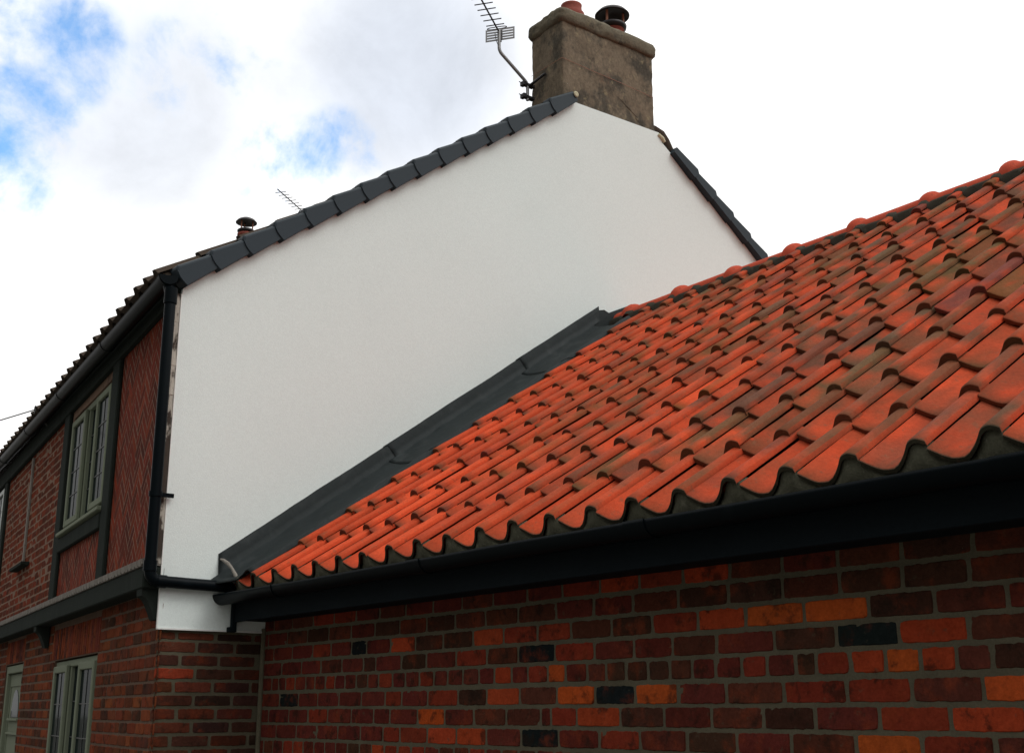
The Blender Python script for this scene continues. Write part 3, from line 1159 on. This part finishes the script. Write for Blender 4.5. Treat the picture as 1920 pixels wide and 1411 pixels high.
EW = Frame((XE + 0.004, 0, 0), (0, -1, 0), (0, 0, 1), (-1, 0, 0))   # u = metres from the gable, v = height
mo = MB()
mo.add([EW(0, 0), EW(-YEND, 0), EW(-YEND, 2.33), EW(0, 2.33)], [(0, 1, 2, 3)])
mo.build('wall_mortar', 'mortar', ext)
MAR, BRN, DRK, RED, ORG, BRT, BLK, PUR = (0.112, 0.024, 0.018), (0.090, 0.029, 0.018), (0.056, 0.025, 0.016), (0.205, 0.033, 0.017), (0.43, 0.080, 0.018), (0.33, 0.050, 0.018), (0.012, 0.016, 0.016), (0.100, 0.028, 0.020)
known = {   # joints read along each course, and the brick after each joint
    'Z': ([0.06, 0.31, 0.56, 0.81, 1.06, 1.31, 1.56, 1.81, 2.06, 2.31, 2.56, 2.83, 3.08, 3.32, 3.58, 3.84, 4.1, 4.35, 4.6, 4.84, 5.1], [MAR, BRN, DRK, BRN, MAR, DRK, BRN, DRK, BRN, BRN, BRN, MAR, MAR, BRN, DRK, DRK, BRN, DRK, DRK, BRN, MAR]),
    'A': ([0.14, 0.38, 0.63, 0.84, 1.07, 1.23, 1.47, 1.71, 1.96, 2.21, 2.45, 2.7, 2.93, 3.19, 3.43, 3.68, 3.92, 4.19, 4.46, 4.71, 4.96],
          [MAR, MAR, RED, MAR, BLK, MAR, BRT, DRK, DRK, BRT, RED, RED, BRN, DRK, RED, BRT, ORG, ORG, DRK, PUR, MAR]),
    'B': ([0.0, 0.25, 0.5, 0.73, 0.97, 1.2, 1.33, 1.58, 1.81, 2.07, 2.32, 2.56, 2.82, 3.08, 3.32, 3.54, 3.77, 4.05, 4.32, 4.57, 4.82, 5.07],
          [MAR, MAR, MAR, PUR, MAR, DRK, MAR, DRK, MAR, RED, BRN, BLK, RED, MAR, MAR, BRN, MAR, DRK, BLK, BRT, BRN, MAR]),
    'H': ([0.13, 0.22, 0.31, 0.43, 0.56, 0.67, 0.79, 0.9, 1.01, 1.13, 1.25, 1.36, 1.5, 1.62, 1.75, 1.88, 2.0, 2.13, 2.26, 2.38, 2.51, 2.63, 2.77, 2.89, 3.03, 3.15, 3.27,
            3.4, 3.52, 3.64, 3.76, 3.89, 4.01, 4.14, 4.23, 4.37, 4.51, 4.64, 4.77, 4.89],
          [MAR, MAR, RED, MAR, MAR, MAR, RED, MAR, MAR, DRK, MAR, RED, MAR, MAR, RED, MAR, MAR, PUR, MAR, BRT, MAR, RED, ORG, MAR, BRN, DRK, DRK, DRK,
           BRN, MAR, MAR, RED, MAR, DRK, RED, BRT, ORG, BRT, PUR, DRK, BLK]),
    'C': ([0.0, 0.24, 0.48, 0.71, 0.95, 1.19, 1.43, 1.59, 1.83, 2.09, 2.32, 2.57, 2.83, 3.08, 3.32, 3.56, 3.81, 4.08, 4.35, 4.6, 4.85, 5.1],
          [MAR, BLK, MAR, MAR, MAR, MAR, RED, MAR, RED, DRK, BRT, BRN, ORG, BLK, ORG, MAR, BRN, RED, RED, PUR, ORG, BRT]),
    'D': ([0.11, 0.37, 0.6, 0.83, 1.09, 1.32, 1.48, 1.74, 1.98, 2.22, 2.47, 2.72, 2.79, 2.96, 3.23, 3.48, 3.73, 3.98, 4.21, 4.47, 4.73, 4.98],
          [MAR, MAR, RED, MAR, MAR, MAR, MAR, ORG, MAR, BRN, BRN, MAR, RED, BRT, DRK, MAR, BRN, DRK, MAR, RED, BRT, MAR, DRK]),
    'E': ([0.22, 0.47, 0.71, 0.95, 1.19, 1.42, 1.58, 1.83, 2.08, 2.32, 2.58, 2.84, 3.1, 3.34, 3.6, 3.85, 4.1, 4.37, 4.62, 4.87, 5.12],
          [MAR, MAR, MAR, MAR, MAR, RED, RED, BRT, BRT, MAR, BLK, MAR, RED, PUR, DRK, MAR, BRN, ORG, RED, PUR, MAR]),
}
CH = 0.0885
order = {'Z': 2.030, 'A': 1.9425, 'B': 1.854, 'H': 1.768, 'C': 1.677, 'D': 1.5895, 'E': 1.503}
rng = random.Random(21)
m = MB()
pal = [MAR, MAR, BRN, DRK, RED, MAR, PUR, RED, BRT, BRN]


def course(zc, h, joints, cols, k_):
    js = [0.0] + [j for j in joints if j > 0.01]
    cs = list(cols)
    if joints and joints[0] > 0.01:
        cs = [MAR] + cs
    while js[-1] < -YEND - 0.05:
        js.append(js[-1] + rng.uniform(0.24, 0.26))
    for i in range(len(js) - 1):
        base = cs[i] if i < len(cs) else rng.choice(pal)
        a, b = js[i] + 0.0065, js[i + 1] - 0.0065
        if b - a < 0.02:
            continue
        wob = 0.004 * noise.noise(V((a * 0.9, zc * 3, 5)))
        brick(m, EW, a, b, zc - h / 2 + 0.007 + wob, zc + h / 2 - 0.007 + wob + rng.uniform(-.002, .001), 0.004, vary(base, rng, 0.14), rng, fine=(zc > 1.2 and a < 5.8))


for nme, zc in order.items():
    course(zc, CH if nme != 'H' else 0.087, *known[nme], 0)
for i, zc in enumerate([2.119, 2.207]):
    course(zc, CH, [0.125 * (i + 1)], [BRN] * 2, 0)
zc = 1.503 - CH
k = 0
while zc > 0.06:
    hdr = (k % 5 == 0)
    if hdr:
        js = [0.06 + 0.125 * i for i in range(72)]
        course(zc, CH, js, [rng.choice(pal) for _ in js], k)
    else:
        course(zc, CH, [0.1 + 0.12 * (k % 2)], [MAR, MAR], k)
    zc -= CH
    k += 1
m.build('brick_wall', 'brick', ext)
# mortar fillet in the corner where the extension meets the cottage
m = MB()
tube(m, [(XE - 0.004, -0.004, 0.0), (XE - 0.003, -0.003, 0.8), (XE - 0.006, -0.005, 1.5), (XE - 0.003, -0.002, 2.1)], 0.017, 8)
m.build('corner_fillet', 'mortar', ext)
# remaining walls of the extension
m = MB()
xb = 2 * XR - XE
q = [V((XE + 0.03, YEND + 0.01, 0)), V((xb, YEND + 0.01, 0)), V((xb, YEND + 0.01, 2.3)), V((XR, YEND + 0.01, 4.55)), V((XE + 0.03, YEND + 0.01, 2.3))]
m.add(q, [(0, 1, 2, 3, 4)])
m.add([V((xb, YEND, 0)), V((xb, 0, 0)), V((xb, 0, 2.3)), V((xb, YEND, 2.3))], [(0, 1, 2, 3)])
m.build('far_wall', 'mortar', ext)

# pantiles
ES, EC = math.sin(EP), math.cos(EP)
P = 0.2468
Y0 = -0.457                           # crest of the first eave tile in view
SLOPE = (XR - XV) / EC
UPV = V((EC, 0, ES))
NRV = V((-ES, 0, EC))
EAVE0 = V((XV, 0, Z_EAVE))


def prof_h(wv):
    """height across one pantile; wv 0 = edge tucked under the neighbour's roll, a dished pan, then the roll (crest 0.86) lapping the next tile"""
    x = wv + 0.14
    h = 0.074 * (0.5 + 0.5 * math.cos(2 * math.pi * x)) ** 1.12
    if x < 0.40:
        h -= 0.011 * max(0.0, 1 - (x - 0.14) / 0.24)
    if x > 0.78:
        t = min(1.0, (x - 0.78) / 0.12)
        h += 0.009 * t * t * (3 - 2 * t)
    return max(0.002, h)


WS = [0.0, 0.04, 0.08, 0.13, 0.19, 0.26, 0.34, 0.42, 0.50, 0.57, 0.63, 0.68, 0.72, 0.75, 0.775, 0.80, 0.82, 0.84, 0.86, 0.88, 0.90, 0.92, 0.94, 0.96, 0.98, 0.99]
TH = 0.018
rng = random.Random(5)
tiles = MB()
GA = 0.381
row_s = [0.0] + [0.368 + GA * i for i in range(10)]
n_tiles_y = int((abs(YEND) - 0.0) / P) + 2
BR_OR, MID_OR = (0.56, 0.074, 0.026), (0.44, 0.062, 0.025)
for r, s0 in enumerate(row_s):
    s1 = min(row_s[r + 1] + 0.075 if r + 1 < len(row_s) else SLOPE - 0.12, SLOPE - 0.12)
    for c in range(-1 if r == 0 else 0, n_tiles_y):
        yc = Y0 - c * P + 0.86 * P         # gable-side edge of this tile
        if yc > 0.06 or yc < YEND + 0.3:
            continue
        jit_s = rng.uniform(-0.014, 0.014)
        jit_n = rng.uniform(-0.004, 0.004) - (0.038 if c < 0 else 0)
        twist = rng.uniform(-0.011, 0.011)
        yj = rng.uniform(-0.004, 0.004)
        # weathering: clean and bright near the gable and at the eave, brown towards the near end
        far = min(1.0, max(0.0, (-yc - 1.0 + 0.25 * r - 0.5) / 3.2))
        wth = far * (0.40 if r == 0 else 1.0) * rng.uniform(0.85, 1.2) * (1.1 + 0.9 * noise.noise(V((yc * 0.9, s0 * 0.9, 3.0))))
        wth = min(1.0, max(0.0, wth + rng.uniform(-0.08, 0.12)))
        if rng.random() < 0.08:
            wth *= 0.3
        k_ = rng.uniform(0.86, 1.12)
        fresh = [b_ * (1 - .5 * rng.random()) + m_ * 0 for b_, m_ in zip((0, 0, 0), (0, 0, 0))]
        mixf = rng.random() * 0.8
        fresh = [(a * (1 - mixf) + b_ * mixf) * k_ for a, b_ in zip(BR_OR, MID_OR)]
        old = [v_ * rng.uniform(0.85, 1.15) for v_ in rng.choice([(0.155, 0.064, 0.032), (0.18, 0.064, 0.030), (0.135, 0.066, 0.036), (0.17, 0.058, 0.032)])]
        nL = 7
        verts, cols_ = [], []
        tail = [(0.0, -TH), (0.0, -0.003), (0.006, 0.0)]
        ss = [0.0, 0.0, 0.006] + [0.006 + (s1 - s0 - 0.006) * i / nL for i in range(1, nL + 1)]
        dn = [-TH, -0.004, 0.0] + [0.0] * nL
        nW = len(WS)
        for i, (s_, dd) in enumerate(zip(ss, dn)):
            fr_s = s_ / GA
            lift = 0.027 * (1 - min(1, fr_s)) + (0.0 if r else -0.004)
            for w_ in WS:
                pos = EAVE0 + UPV * (s0 + s_ + (jit_s if r else jit_s * 0.4)) + V((0, yc - w_ * P + yj + twist * (s_ / 0.4 - 0.5), 0))
                h = prof_h(w_) + lift + dd + jit_n
                if r and i == 0:             # the nose of a pantile is closed, not an open arch
                    h -= 0.40 * max(0.0, prof_h(w_) - 0.020)
                rough_ = noise.noise(V((pos.x * 18, pos.y * 18, pos.z * 18))) * 0.0012
                verts.append(pos + NRV * (h + rough_))
        F, FC = [], []
        for i in range(len(ss) - 1):
            for j in range(nW - 1):
                F.append((i * nW + j, i * nW + j + 1, (i + 1) * nW + j + 1, (i + 1) * nW + j))
        # lap edge (outer side of the roll) and its underside
        n0 = len(verts)
        for i in range(len(ss)):
            verts.append(verts[i * nW + nW - 1] - NRV * TH)
        for i in range(len(ss) - 1):
            F.append((i * nW + nW - 1, n0 + i, n0 + i + 1, (i + 1) * nW + nW - 1))
        o = len(tiles.v)
        tiles.v.extend(verts)
        vc = []
        for vi, p in enumerate(verts):
            i = vi // nW if vi < len(ss) * nW else vi - len(ss) * nW
            wj = WS[vi % nW] if vi < len(ss) * nW else 1.0
            nz = noise.fractal(p * 5.0 + V((0, c * 3.3, r * 7.1)), 0.8, 2.0, 4)
            nz_ = noise.noise(p * 26.0)
            a = wth * (0.58 + 0.85 * nz + 0.45 * nz_)
            if 0.74 < wj < 0.99:
                a += 0.30 * far * (1 + nz)
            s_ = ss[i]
            if s_ < 0.05:                    # older, browner colour on the exposed nose of each tile
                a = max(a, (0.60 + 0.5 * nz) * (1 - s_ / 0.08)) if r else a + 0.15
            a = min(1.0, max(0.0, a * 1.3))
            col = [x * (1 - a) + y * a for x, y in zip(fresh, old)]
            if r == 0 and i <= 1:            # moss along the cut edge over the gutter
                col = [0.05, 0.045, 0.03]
            if r and i <= 1:                 # darker old colour on the lower edge of the nose
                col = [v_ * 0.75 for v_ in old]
            vc.append(col)
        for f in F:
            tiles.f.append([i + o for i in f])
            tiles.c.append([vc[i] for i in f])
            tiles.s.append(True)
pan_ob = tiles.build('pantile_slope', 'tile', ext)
mod = pan_ob.modifiers.new('edges', 'EDGE_SPLIT')
mod.split_angle = rad(58)

# cement bedding under the eave tiles
m = MB()
ny = 620
xs0 = XV + 0.012
verts, F = [], []
ys = [0.02 - i * (abs(YEND) + 0.02) / ny for i in range(ny + 1)]
for y in ys:
    wv = ((Y0 + 0.86 * P - y) / P) % 1.0
    h = (prof_h(wv) + 0.021 - TH - 0.004)
    j1 = noise.noise(V((y * 11, 3, 1))) * 0.006 + noise.noise(V((y * 40, 9, 1))) * 0.003
    top = EAVE0 + UPV * 0.012 + NRV * (h + 0.004)
    bot = V((XV + 0.004 + j1, y, 2.262))
    mid = top.lerp(bot, 0.5)
    verts.append(V((top.x + 0.05, y, top.z + 0.02)))
    verts.append(V((top.x + j1 * 0.5, y, top.z)))
    verts.append(V((mid.x + j1 * 1.2 + 0.014 * noise.noise(V((y * 19, 1, 4))), y, mid.z)))
    verts.append(bot)
    verts.append(bot + V((0.1, 0, 0)))
for i in range(ny):
    for j in range(4):
        F.append((i * 5 + j, i * 5 + j + 1, (i + 1) * 5 + j + 1, (i + 1) * 5 + j))
m.add(verts, F, smooth=True)
m.build('eave_bedding', 'eave_bed', ext)

# dark sheeting under the tiles
m = MB()
k0, k1 = EAVE0 + UPV * 0.03 - NRV * 0.022, EAVE0 + UPV * (SLOPE - 0.02) - NRV * 0.022
m.add([k0 + V((0, 0.0, 0)), k0 + V((0, YEND, 0)), k1 + V((0, YEND, 0)), k1 + V((0, 0.0, 0))], [(0, 1, 2, 3)])
m.build('roof_sheeting', 'dark_void', ext)
# far slope
m = MB()
a0, a1 = V((XR, YEND, Z_EAVE + ES * SLOPE)), V((XR, 0, Z_EAVE + ES * SLOPE))
b0, b1 = V((2 * XR - XV, YEND, Z_EAVE)), V((2 * XR - XV, 0, Z_EAVE))
m.add([a0, a1, b1, b0], [(0, 1, 2, 3)], (0.4, 0.08, 0.03))
m.build('far_slope', 'tile', ext)

# ridge: mortar bed, dark pan fillers, one cap per ridge tile with a raised collar
ZRT = Z_EAVE + ES * SLOPE
m = MB()
ny = 460
verts, F = [], []
for i in range(ny + 1):
    y = 0.0 - i * abs(YEND) / ny
    wv = ((Y0 + 0.86 * P - y) / P) % 1.0
    h = prof_h(wv)
    j1 = noise.noise(V((y * 9, 7, 1))) * 0.010 + noise.noise(V((y * 37, 2, 1))) * 0.005
    on = min(1.0, max(0.0, (h - 0.03) / 0.03))
    e = EAVE0 + UPV * (SLOPE - 0.165 + 0.03 * on + j1) + NRV * (h + 0.022)
    verts += [e, EAVE0 + UPV * (SLOPE - 0.135 + 0.03 * on + j1) + NRV * (max(h, 0.060) + 0.034 + j1 * 0.4), V((XR - 0.085, y, ZRT + 0.055 + j1 * 0.4)), V((XR + 0.08, y, ZRT + 0.03))]
for k_ in range(len(verts)):
    verts[k_] = V((verts[k_].x, 0.0 - (k_ // 4) * abs(YEND) / ny, verts[k_].z))
for i in range(ny):
    for j in range(3):
        F.append((i * 4 + j, i * 4 + j + 1, (i + 1) * 4 + j + 1, (i + 1) * 4 + j))
m.add(verts, F, smooth=True)
m.build('ridge_bedding', 'mortar_dark', ext)
m = MB()
for c in range(0, n_tiles_y + 1):                      # dark filler pieces closing each pan under the ridge
    yc = Y0 - c * P + 0.86 * P
    if yc - P < YEND:
        continue
    q = []
    for (ds, w0_, w1_, hh) in ((-0.225, 0.22, 0.52, 0.030), (-0.19, 0.12, 0.62, 0.040), (-0.155, 0.06, 0.66, 0.052), (-0.10, 0.04, 0.68, 0.085)):
        q.append((EAVE0 + UPV * (SLOPE + ds) + NRV * hh + V((0, yc - w0_ * P, 0)), EAVE0 + UPV * (SLOPE + ds) + NRV * hh + V((0, yc - w1_ * P, 0))))
    vv = [p for ab in q for p in ab]
    m.add(vv, [(0, 1, 3, 2), (2, 3, 5, 4), (4, 5, 7, 6)])
fil = m.build('pan_filler', 'filler', ext)
fil['kind'] = 'stuff'


def arch_loft(mb, cx, stations, n=16, z0=0.0):
    """stations = [(y, half width, height)]"""
    verts, F = [], []
    for (y, hw, hh) in stations:
        for k_ in range(n + 1):
            t = math.pi * k_ / n
            verts.append(V((cx - hw * math.cos(t), y, z0 + hh * math.sin(t) - 0.01 * (1 if k_ in (0, n) else 0))))
    for i in range(len(stations) - 1):
        for k_ in range(n):
            F.append((i * (n + 1) + k_, (i + 1) * (n + 1) + k_, (i + 1) * (n + 1) + k_ + 1, i * (n + 1) + k_ + 1))
    mb.add(verts, F, smooth=True)
    mb.add(verts[:n + 1], [list(range(n + 1))])
    mb.add(verts[-(n + 1):], [list(range(n + 1))[::-1]])


RS = 0.551
mb = MB()
cap_st = [(0.0, 0.115, 0.094), (-0.004, 0.122, 0.104), (-0.022, 0.128, 0.113), (-0.045, 0.130, 0.116), (-0.068, 0.127, 0.112), (-0.088, 0.119, 0.099),
          (-0.090, 0.112, 0.086), (-0.3, 0.111, 0.085), (-RS - 0.02, 0.111, 0.085)]
arch_loft(mb, 0.0, cap_st)
cap0 = mb.build('ridge_tile', 'ridge', ext, origin=(0, 0, 0))
cap0.parent = ext
rng = random.Random(3)
for i in range(16):
    o = cap0 if i == 0 else cap0.copy()
    if i:
        COL.objects.link(o)
        o.parent = ext
    o.location = V((XR - 0.015, -0.122 - RS * i, 4.637 + rng.uniform(-.004, .004))) - ext.location
    o.rotation_euler = (rng.uniform(-.006, .006), 0, rng.uniform(-.008, .008))
mb = MB()
arch_loft(mb, XR - 0.015, [(-0.005, 0.108, 0.082), (-0.12, 0.109, 0.083)], z0=4.635)
mb.build('ridge_end_piece', 'ridge', ext)

# lead flashing along the gable: three lapped sheets
def lead_sheet(s_a, s_b, lap, name='flashing_sheet', extra=0.0):
    mb = MB()
    nS = max(8, int((s_b - s_a) / 0.04))
    def sec(s):
        # reach over the tiles, height against the wall
        reach = 0.418 + 0.008 * noise.noise(V((s * 3, 1, 1)))
        if s < 0.35:
            reach = 0.33 + 0.088 * max(0, (s / 0.35)) ** 0.7
        wob = 0.004 * noise.noise(V((s * 2.3, 5, 1))) + 0.002 * noise.noise(V((s * 9, 5, 1)))
        up = 0.285 + wob
        pts = [(-0.003, up), (-0.006, up - 0.01), (-0.009, 0.21), (-0.013, 0.160), (-0.024, 0.128), (-0.055, 0.108), (-0.11, 0.095), (-0.18, 0.086), (-0.26, 0.078),
               (-(reach - 0.09), 0.084), (-(reach - 0.045), 0.096), (-(reach - 0.015), 0.108), (-reach - 0.004, 0.106), (-reach - 0.012, 0.080)]
        return pts
    rows_ = []
    for i in range(nS + 1):
        t = i / nS
        base = s_a + (s_b - s_a) * t
        line = []
        sc = sec(base)
        for k_, (y, h) in enumerate(sc):
            # the lower end of an upper sheet is cut on a soft S-curve
            f = k_ / (len(sc) - 1)
            bulge = (lap * (0.30 * f + 0.05 * math.sin(f * math.pi * 2)) + (0.0 if lap else 0.17 * max(0.0, -y / 0.42))) * (1 - t)
            s = base + bulge
            dmp = 0.010 * noise.noise(V((s * 6, y * 6, 2.0))) if 0 < k_ < len(sc) - 1 else 0
            hh = h if y > -0.02 else h
            pos = EAVE0 + UPV * s + V((0, y, 0))
            if k_ < 4:
                pos = pos + V((0, 0, hh))
            else:
                pos = pos + NRV * (hh + dmp)
            pos += NRV * extra + V((0, -extra, 0))
            line.append(pos)
        rows_.append(line)
    nk = len(rows_[0])
    verts = [p for l in rows_ for p in l]
    F = []
    for i in range(nS):
        for k_ in range(nk - 1):
            F.append((i * nk + k_, i * nk + k_ + 1, (i + 1) * nk + k_ + 1, (i + 1) * nk + k_))
    # turned-down lower edge
    n0 = len(verts)
    for p in rows_[0]:
        verts.append(p - NRV * 0.006 + V((0, 0.004, 0)))
    for k_ in range(nk - 1):
        F.append((k_, n0 + k_, n0 + k_ + 1, k_ + 1))
    mb.add(verts, F, smooth=True)
    return mb.build(name, 'lead', ext)


lead_sheet(-0.09, 1.75, 0.0)
lead_sheet(1.30, 3.15, 1.0, extra=0.004)
lead_sheet(2.68, 3.70, 1.0, extra=0.008)
# apex piece dressed over the ridge end
m = MB()
A_ = EAVE0 + UPV * 3.70
pts = [V((3.30, -0.016, 4.60)), V((3.42, -0.016, 4.692)), V((3.47, -0.018, 4.705)), V((3.52, -0.017, 4.69)), V((3.72, -0.016, 4.785)), V((3.86, -0.016, 4.70)), V((3.86, -0.015, 4.4)), V((3.2, -0.015, 4.35))]
low_ = [p + V((0.0, 0.014, 0)) for p in pts]
n = len(pts)
m.add(pts + low_, [list(range(n)), list(range(n, 2 * n))[::-1]] + [(i, (i + 1) % n, n + (i + 1) % n, n + i) for i in range(n)])
m.build('apex_flashing', 'lead', ext)

# broken mortar and tile end below the foot of the lead
m = MB()
for i in range(9):
    t = i / 8
    m_y = -0.02 - 0.36 * t
tube(m, [(0.345, -0.012, 2.500), (0.352, -0.04, 2.492), (0.362, -0.08, 2.470), (0.375, -0.12, 2.435), (0.385, -0.15, 2.395), (0.392, -0.18, 2.350), (0.40, -0.20, 2.31)], [0.006, 0.010, 0.013, 0.009, 0.012, 0.010, 0.006], 8)
m.build('mortar_scraps', 'drip', ext)
# fascia, soffit and gutter of the extension
m = MB()
box(m, WORLD, 0.440, 0.462, 2.128, 2.345, 0.012, -YEND, bev=0.003)
m.build('fascia_board', 'fascia', ext)
m = MB()
box(m, WORLD, 0.462, XE + 0.006, 2.140, 2.152, 0.012, -YEND)
m.build('soffit', 'fascia', ext)
GX, GZ, GR = 0.372, 2.285, 0.060
m = MB()
half_round(m, [(GX, 0.0 + 0.004, GZ + 0.002)] + [(GX, -0.6 * i, GZ + 0.004 * noise.noise(V((i * 0.7, 0, 0)))) for i in range(1, 16)], GR, 14, wall=0.004)
g2 = m.build('gutter', 'black', ext)
for i in range(6):
    m = MB()
    y = -0.72 - i * 1.5
    half_round(m, [(GX, y + 0.055, GZ + 0.001), (GX, y - 0.055, GZ + 0.001)], GR + 0.005, 14, wall=0.006)
    m.build('gutter_union', 'black', g2)
m = MB()
box(m, WORLD, 0.425, 0.458, 2.085, 2.30, 0.02, 0.05, bev=0.004)
box(m, WORLD, 0.405, 0.458, 2.07, 2.10, 0.018, 0.052, bev=0.004)
m.build('fascia_end_bracket', 'fascia', ext)

# ------------------------------------------------------------------ aerials
def aerial(base_dir, head, boom_dir, n_el, spacing, el_len, r, name_label, mast_pts, plate_w, mat='alu_dark', plate=True, start=0.10):
    ro = thing('tv_aerial', mast_pts[0], name_label, 'tv aerial', 'television aerials on chimneys')
    mb = MB()
    pts = [V(p) for p in mast_pts]
    full = [pts[0]]
    for i in range(1, len(pts) - 1):
        full += bend(pts[i - 1], pts[i], pts[i + 1], 0.035, 4)
    full.append(pts[-1])
    tube(mb, full, r * 2.6, 10)
    mb.build('mast', 'alu' if plate else mat, ro)
    bd = V(boom_dir).normalized()
    ed = V((-bd.y, bd.x, 0)).normalized()
    mb = MB()
    tube(mb, [V(head) - bd * 0.06, V(head) + bd * (start + spacing * n_el)], r * 1.35, 8)
    boom = mb.build('boom', mat, ro)
    for i in range(n_el):
        p_ = V(head) + bd * (start + spacing * i)
        mb = MB()
        tube(mb, [p_ - ed * el_len / 2, p_ + ed * el_len / 2], r * 0.85, 6)
        mb.build('rod_element', mat, boom)
    if plate:
        mb = MB()
        fr = Frame(V(head) - bd * 0.045, ed, (0, 0, 1), bd)
        for sg in (-1, 1):
            for k_ in range(5):
                z_ = -0.055 + k_ * 0.0245
                box(mb, fr, *sorted((sg * 0.012, sg * plate_w / 2)), z_ - 0.0075, z_ + 0.0075, -0.002, 0.002)
            for uu in (0.016, plate_w / 2 - 0.006):
                box(mb, fr, *sorted((sg * (uu - 0.006), sg * (uu + 0.006))), -0.06, 0.048, -0.0025, 0.0025)
        mb.build('reflector_plate', 'alu', ro)
        mb = MB()
        box(mb, fr, -0.016, 0.016, -0.085, 0.03, 0.0, 0.03, bev=0.004)
        loop = []
        c_ = V(head) + bd * 0.05
        for k_ in range(17):
            t = k_ / 16 * 2 * math.pi
            loop.append(c_ + ed * (0.085 * math.copysign(abs(math.cos(t)) ** 0.5, math.cos(t))) + bd * 0.016 * math.sin(t))
        tube(mb, loop, r * 0.7, 6, caps=False)
        mb.build('dipole', mat, ro)
        mb = MB()
        cb = [V(head) + V((0.0, 0, -0.01)), V(head) + V((-0.045, -0.01, -0.045)), V(head) + V((-0.03, -0.01, -0.11)), V(head) + V((0.01, 0, -0.16)), pts[-2] + V((0.012, -0.012, 0.0))]
        tube(mb, cb, 0.003, 6)
        mb.build('cable', mat, ro)
    return ro


HEAD = V((2.738, 0.42, 7.150))
ro = aerial(None, HEAD, (-0.80, -0.61, 0), 8, 0.083, 0.155, 0.0055,
            'large tv aerial with slotted reflector plate, clamped to the weathered chimney',
            [(3.045, 0.42, 6.60), (3.045, 0.42, 6.76), (2.745, 0.42, 6.965), (2.742, 0.42, 7.17)], 0.255)
m = MB()
for z_ in (6.63, 6.745):
    box(m, WORLD, 3.01, 3.11, z_ - 0.012, z_ + 0.012, -0.445, -0.40, bev=0.003)
    box(m, WORLD, 2.985, 3.02, z_ - 0.02, z_ + 0.02, -0.45, -0.395, bev=0.004)
    tube(m, [(2.955, 0.42, z_ + 0.004), (3.02, 0.42, z_)], 0.004, 6)
tube(m, [(3.06, 0.42, 6.74), (3.094, 0.24, 6.79)], 0.012, 6)
m.build('chimney_bracket', 'alu_dark', ro)

# ------------------------------------------------------------------ chimney at the far end of the terrace, its aerial
FC = V((4.24, 8.76, 0))
far_ch = thing('far_chimney', (FC.x, FC.y, 6.2), 'distant chimney with a dark mushroom cowl, peeping over the lower verge of the gable', 'chimney')
m = MB()
loft_rect(m, FC.x - 0.45, FC.x + 0.45, FC.y - 0.3, FC.y + 0.3, [(0, 6.2), (0, 7.0), (0, 7.55), (0.05, 7.6), (0.05, 7.72), (-0.05, 7.77)], 0.03)
m.build('stack', 'chimney', far_ch)
pot(FC.x + 0.02, FC.y - 0.03, 7.75, 0.61, 0.125, far_ch)
cowl(FC.x + 0.02, FC.y - 0.03, 8.53, 0.155, far_ch, gap=0.12)
h2 = V((4.93, 8.35, 8.78))
aerial(None, h2, (-0.80, -0.61, 0), 7, 0.105, 0.17, 0.006, 'small distant tv aerial, thin black rods showing above the middle of the dark verge',
       [(FC.x + 0.46, 8.7, 7.6), (FC.x + 0.5, 8.6, 8.2), (4.93, 8.35, 8.76)], 0.2, plate=False, start=0.02)

# ------------------------------------------------------------------ telephone wire at the far left
hk = FAC(4.85, 4.395, 0.16)
wire = thing('overhead_wire', hk, 'thin black overhead wire running left from a hook under the cottage eaves', 'wire')
m = MB()
end = V((-0.5, 7.9, 4.55))
dirw = V((0.814, 7.392, 4.803)) - V((1.126, 7.119, 4.914))
end = hk + dirw.normalized() * 12
pts = []
for i in range(21):
    t = i / 20
    pts.append(hk.lerp(end, t) - V((0, 0, 0.25 * 4 * t * (1 - t) * 0.3)))
tube(m, pts, 0.006, 6)
m.build('cable', 'alu_dark', wire)
m = MB()
ring = [hk + FD * 0.035 * math.cos(t) + V((0, 0, 0.035 * math.sin(t))) for t in [i * 2 * math.pi / 14 for i in range(15)]]
tube(m, ring, 0.007, 6, caps=False)
tube(m, [hk - V((0, 0, 0.03)), FAC(4.87, 4.25, 0.02)], 0.008, 6)
m.build('hook', 'hooks', wire)
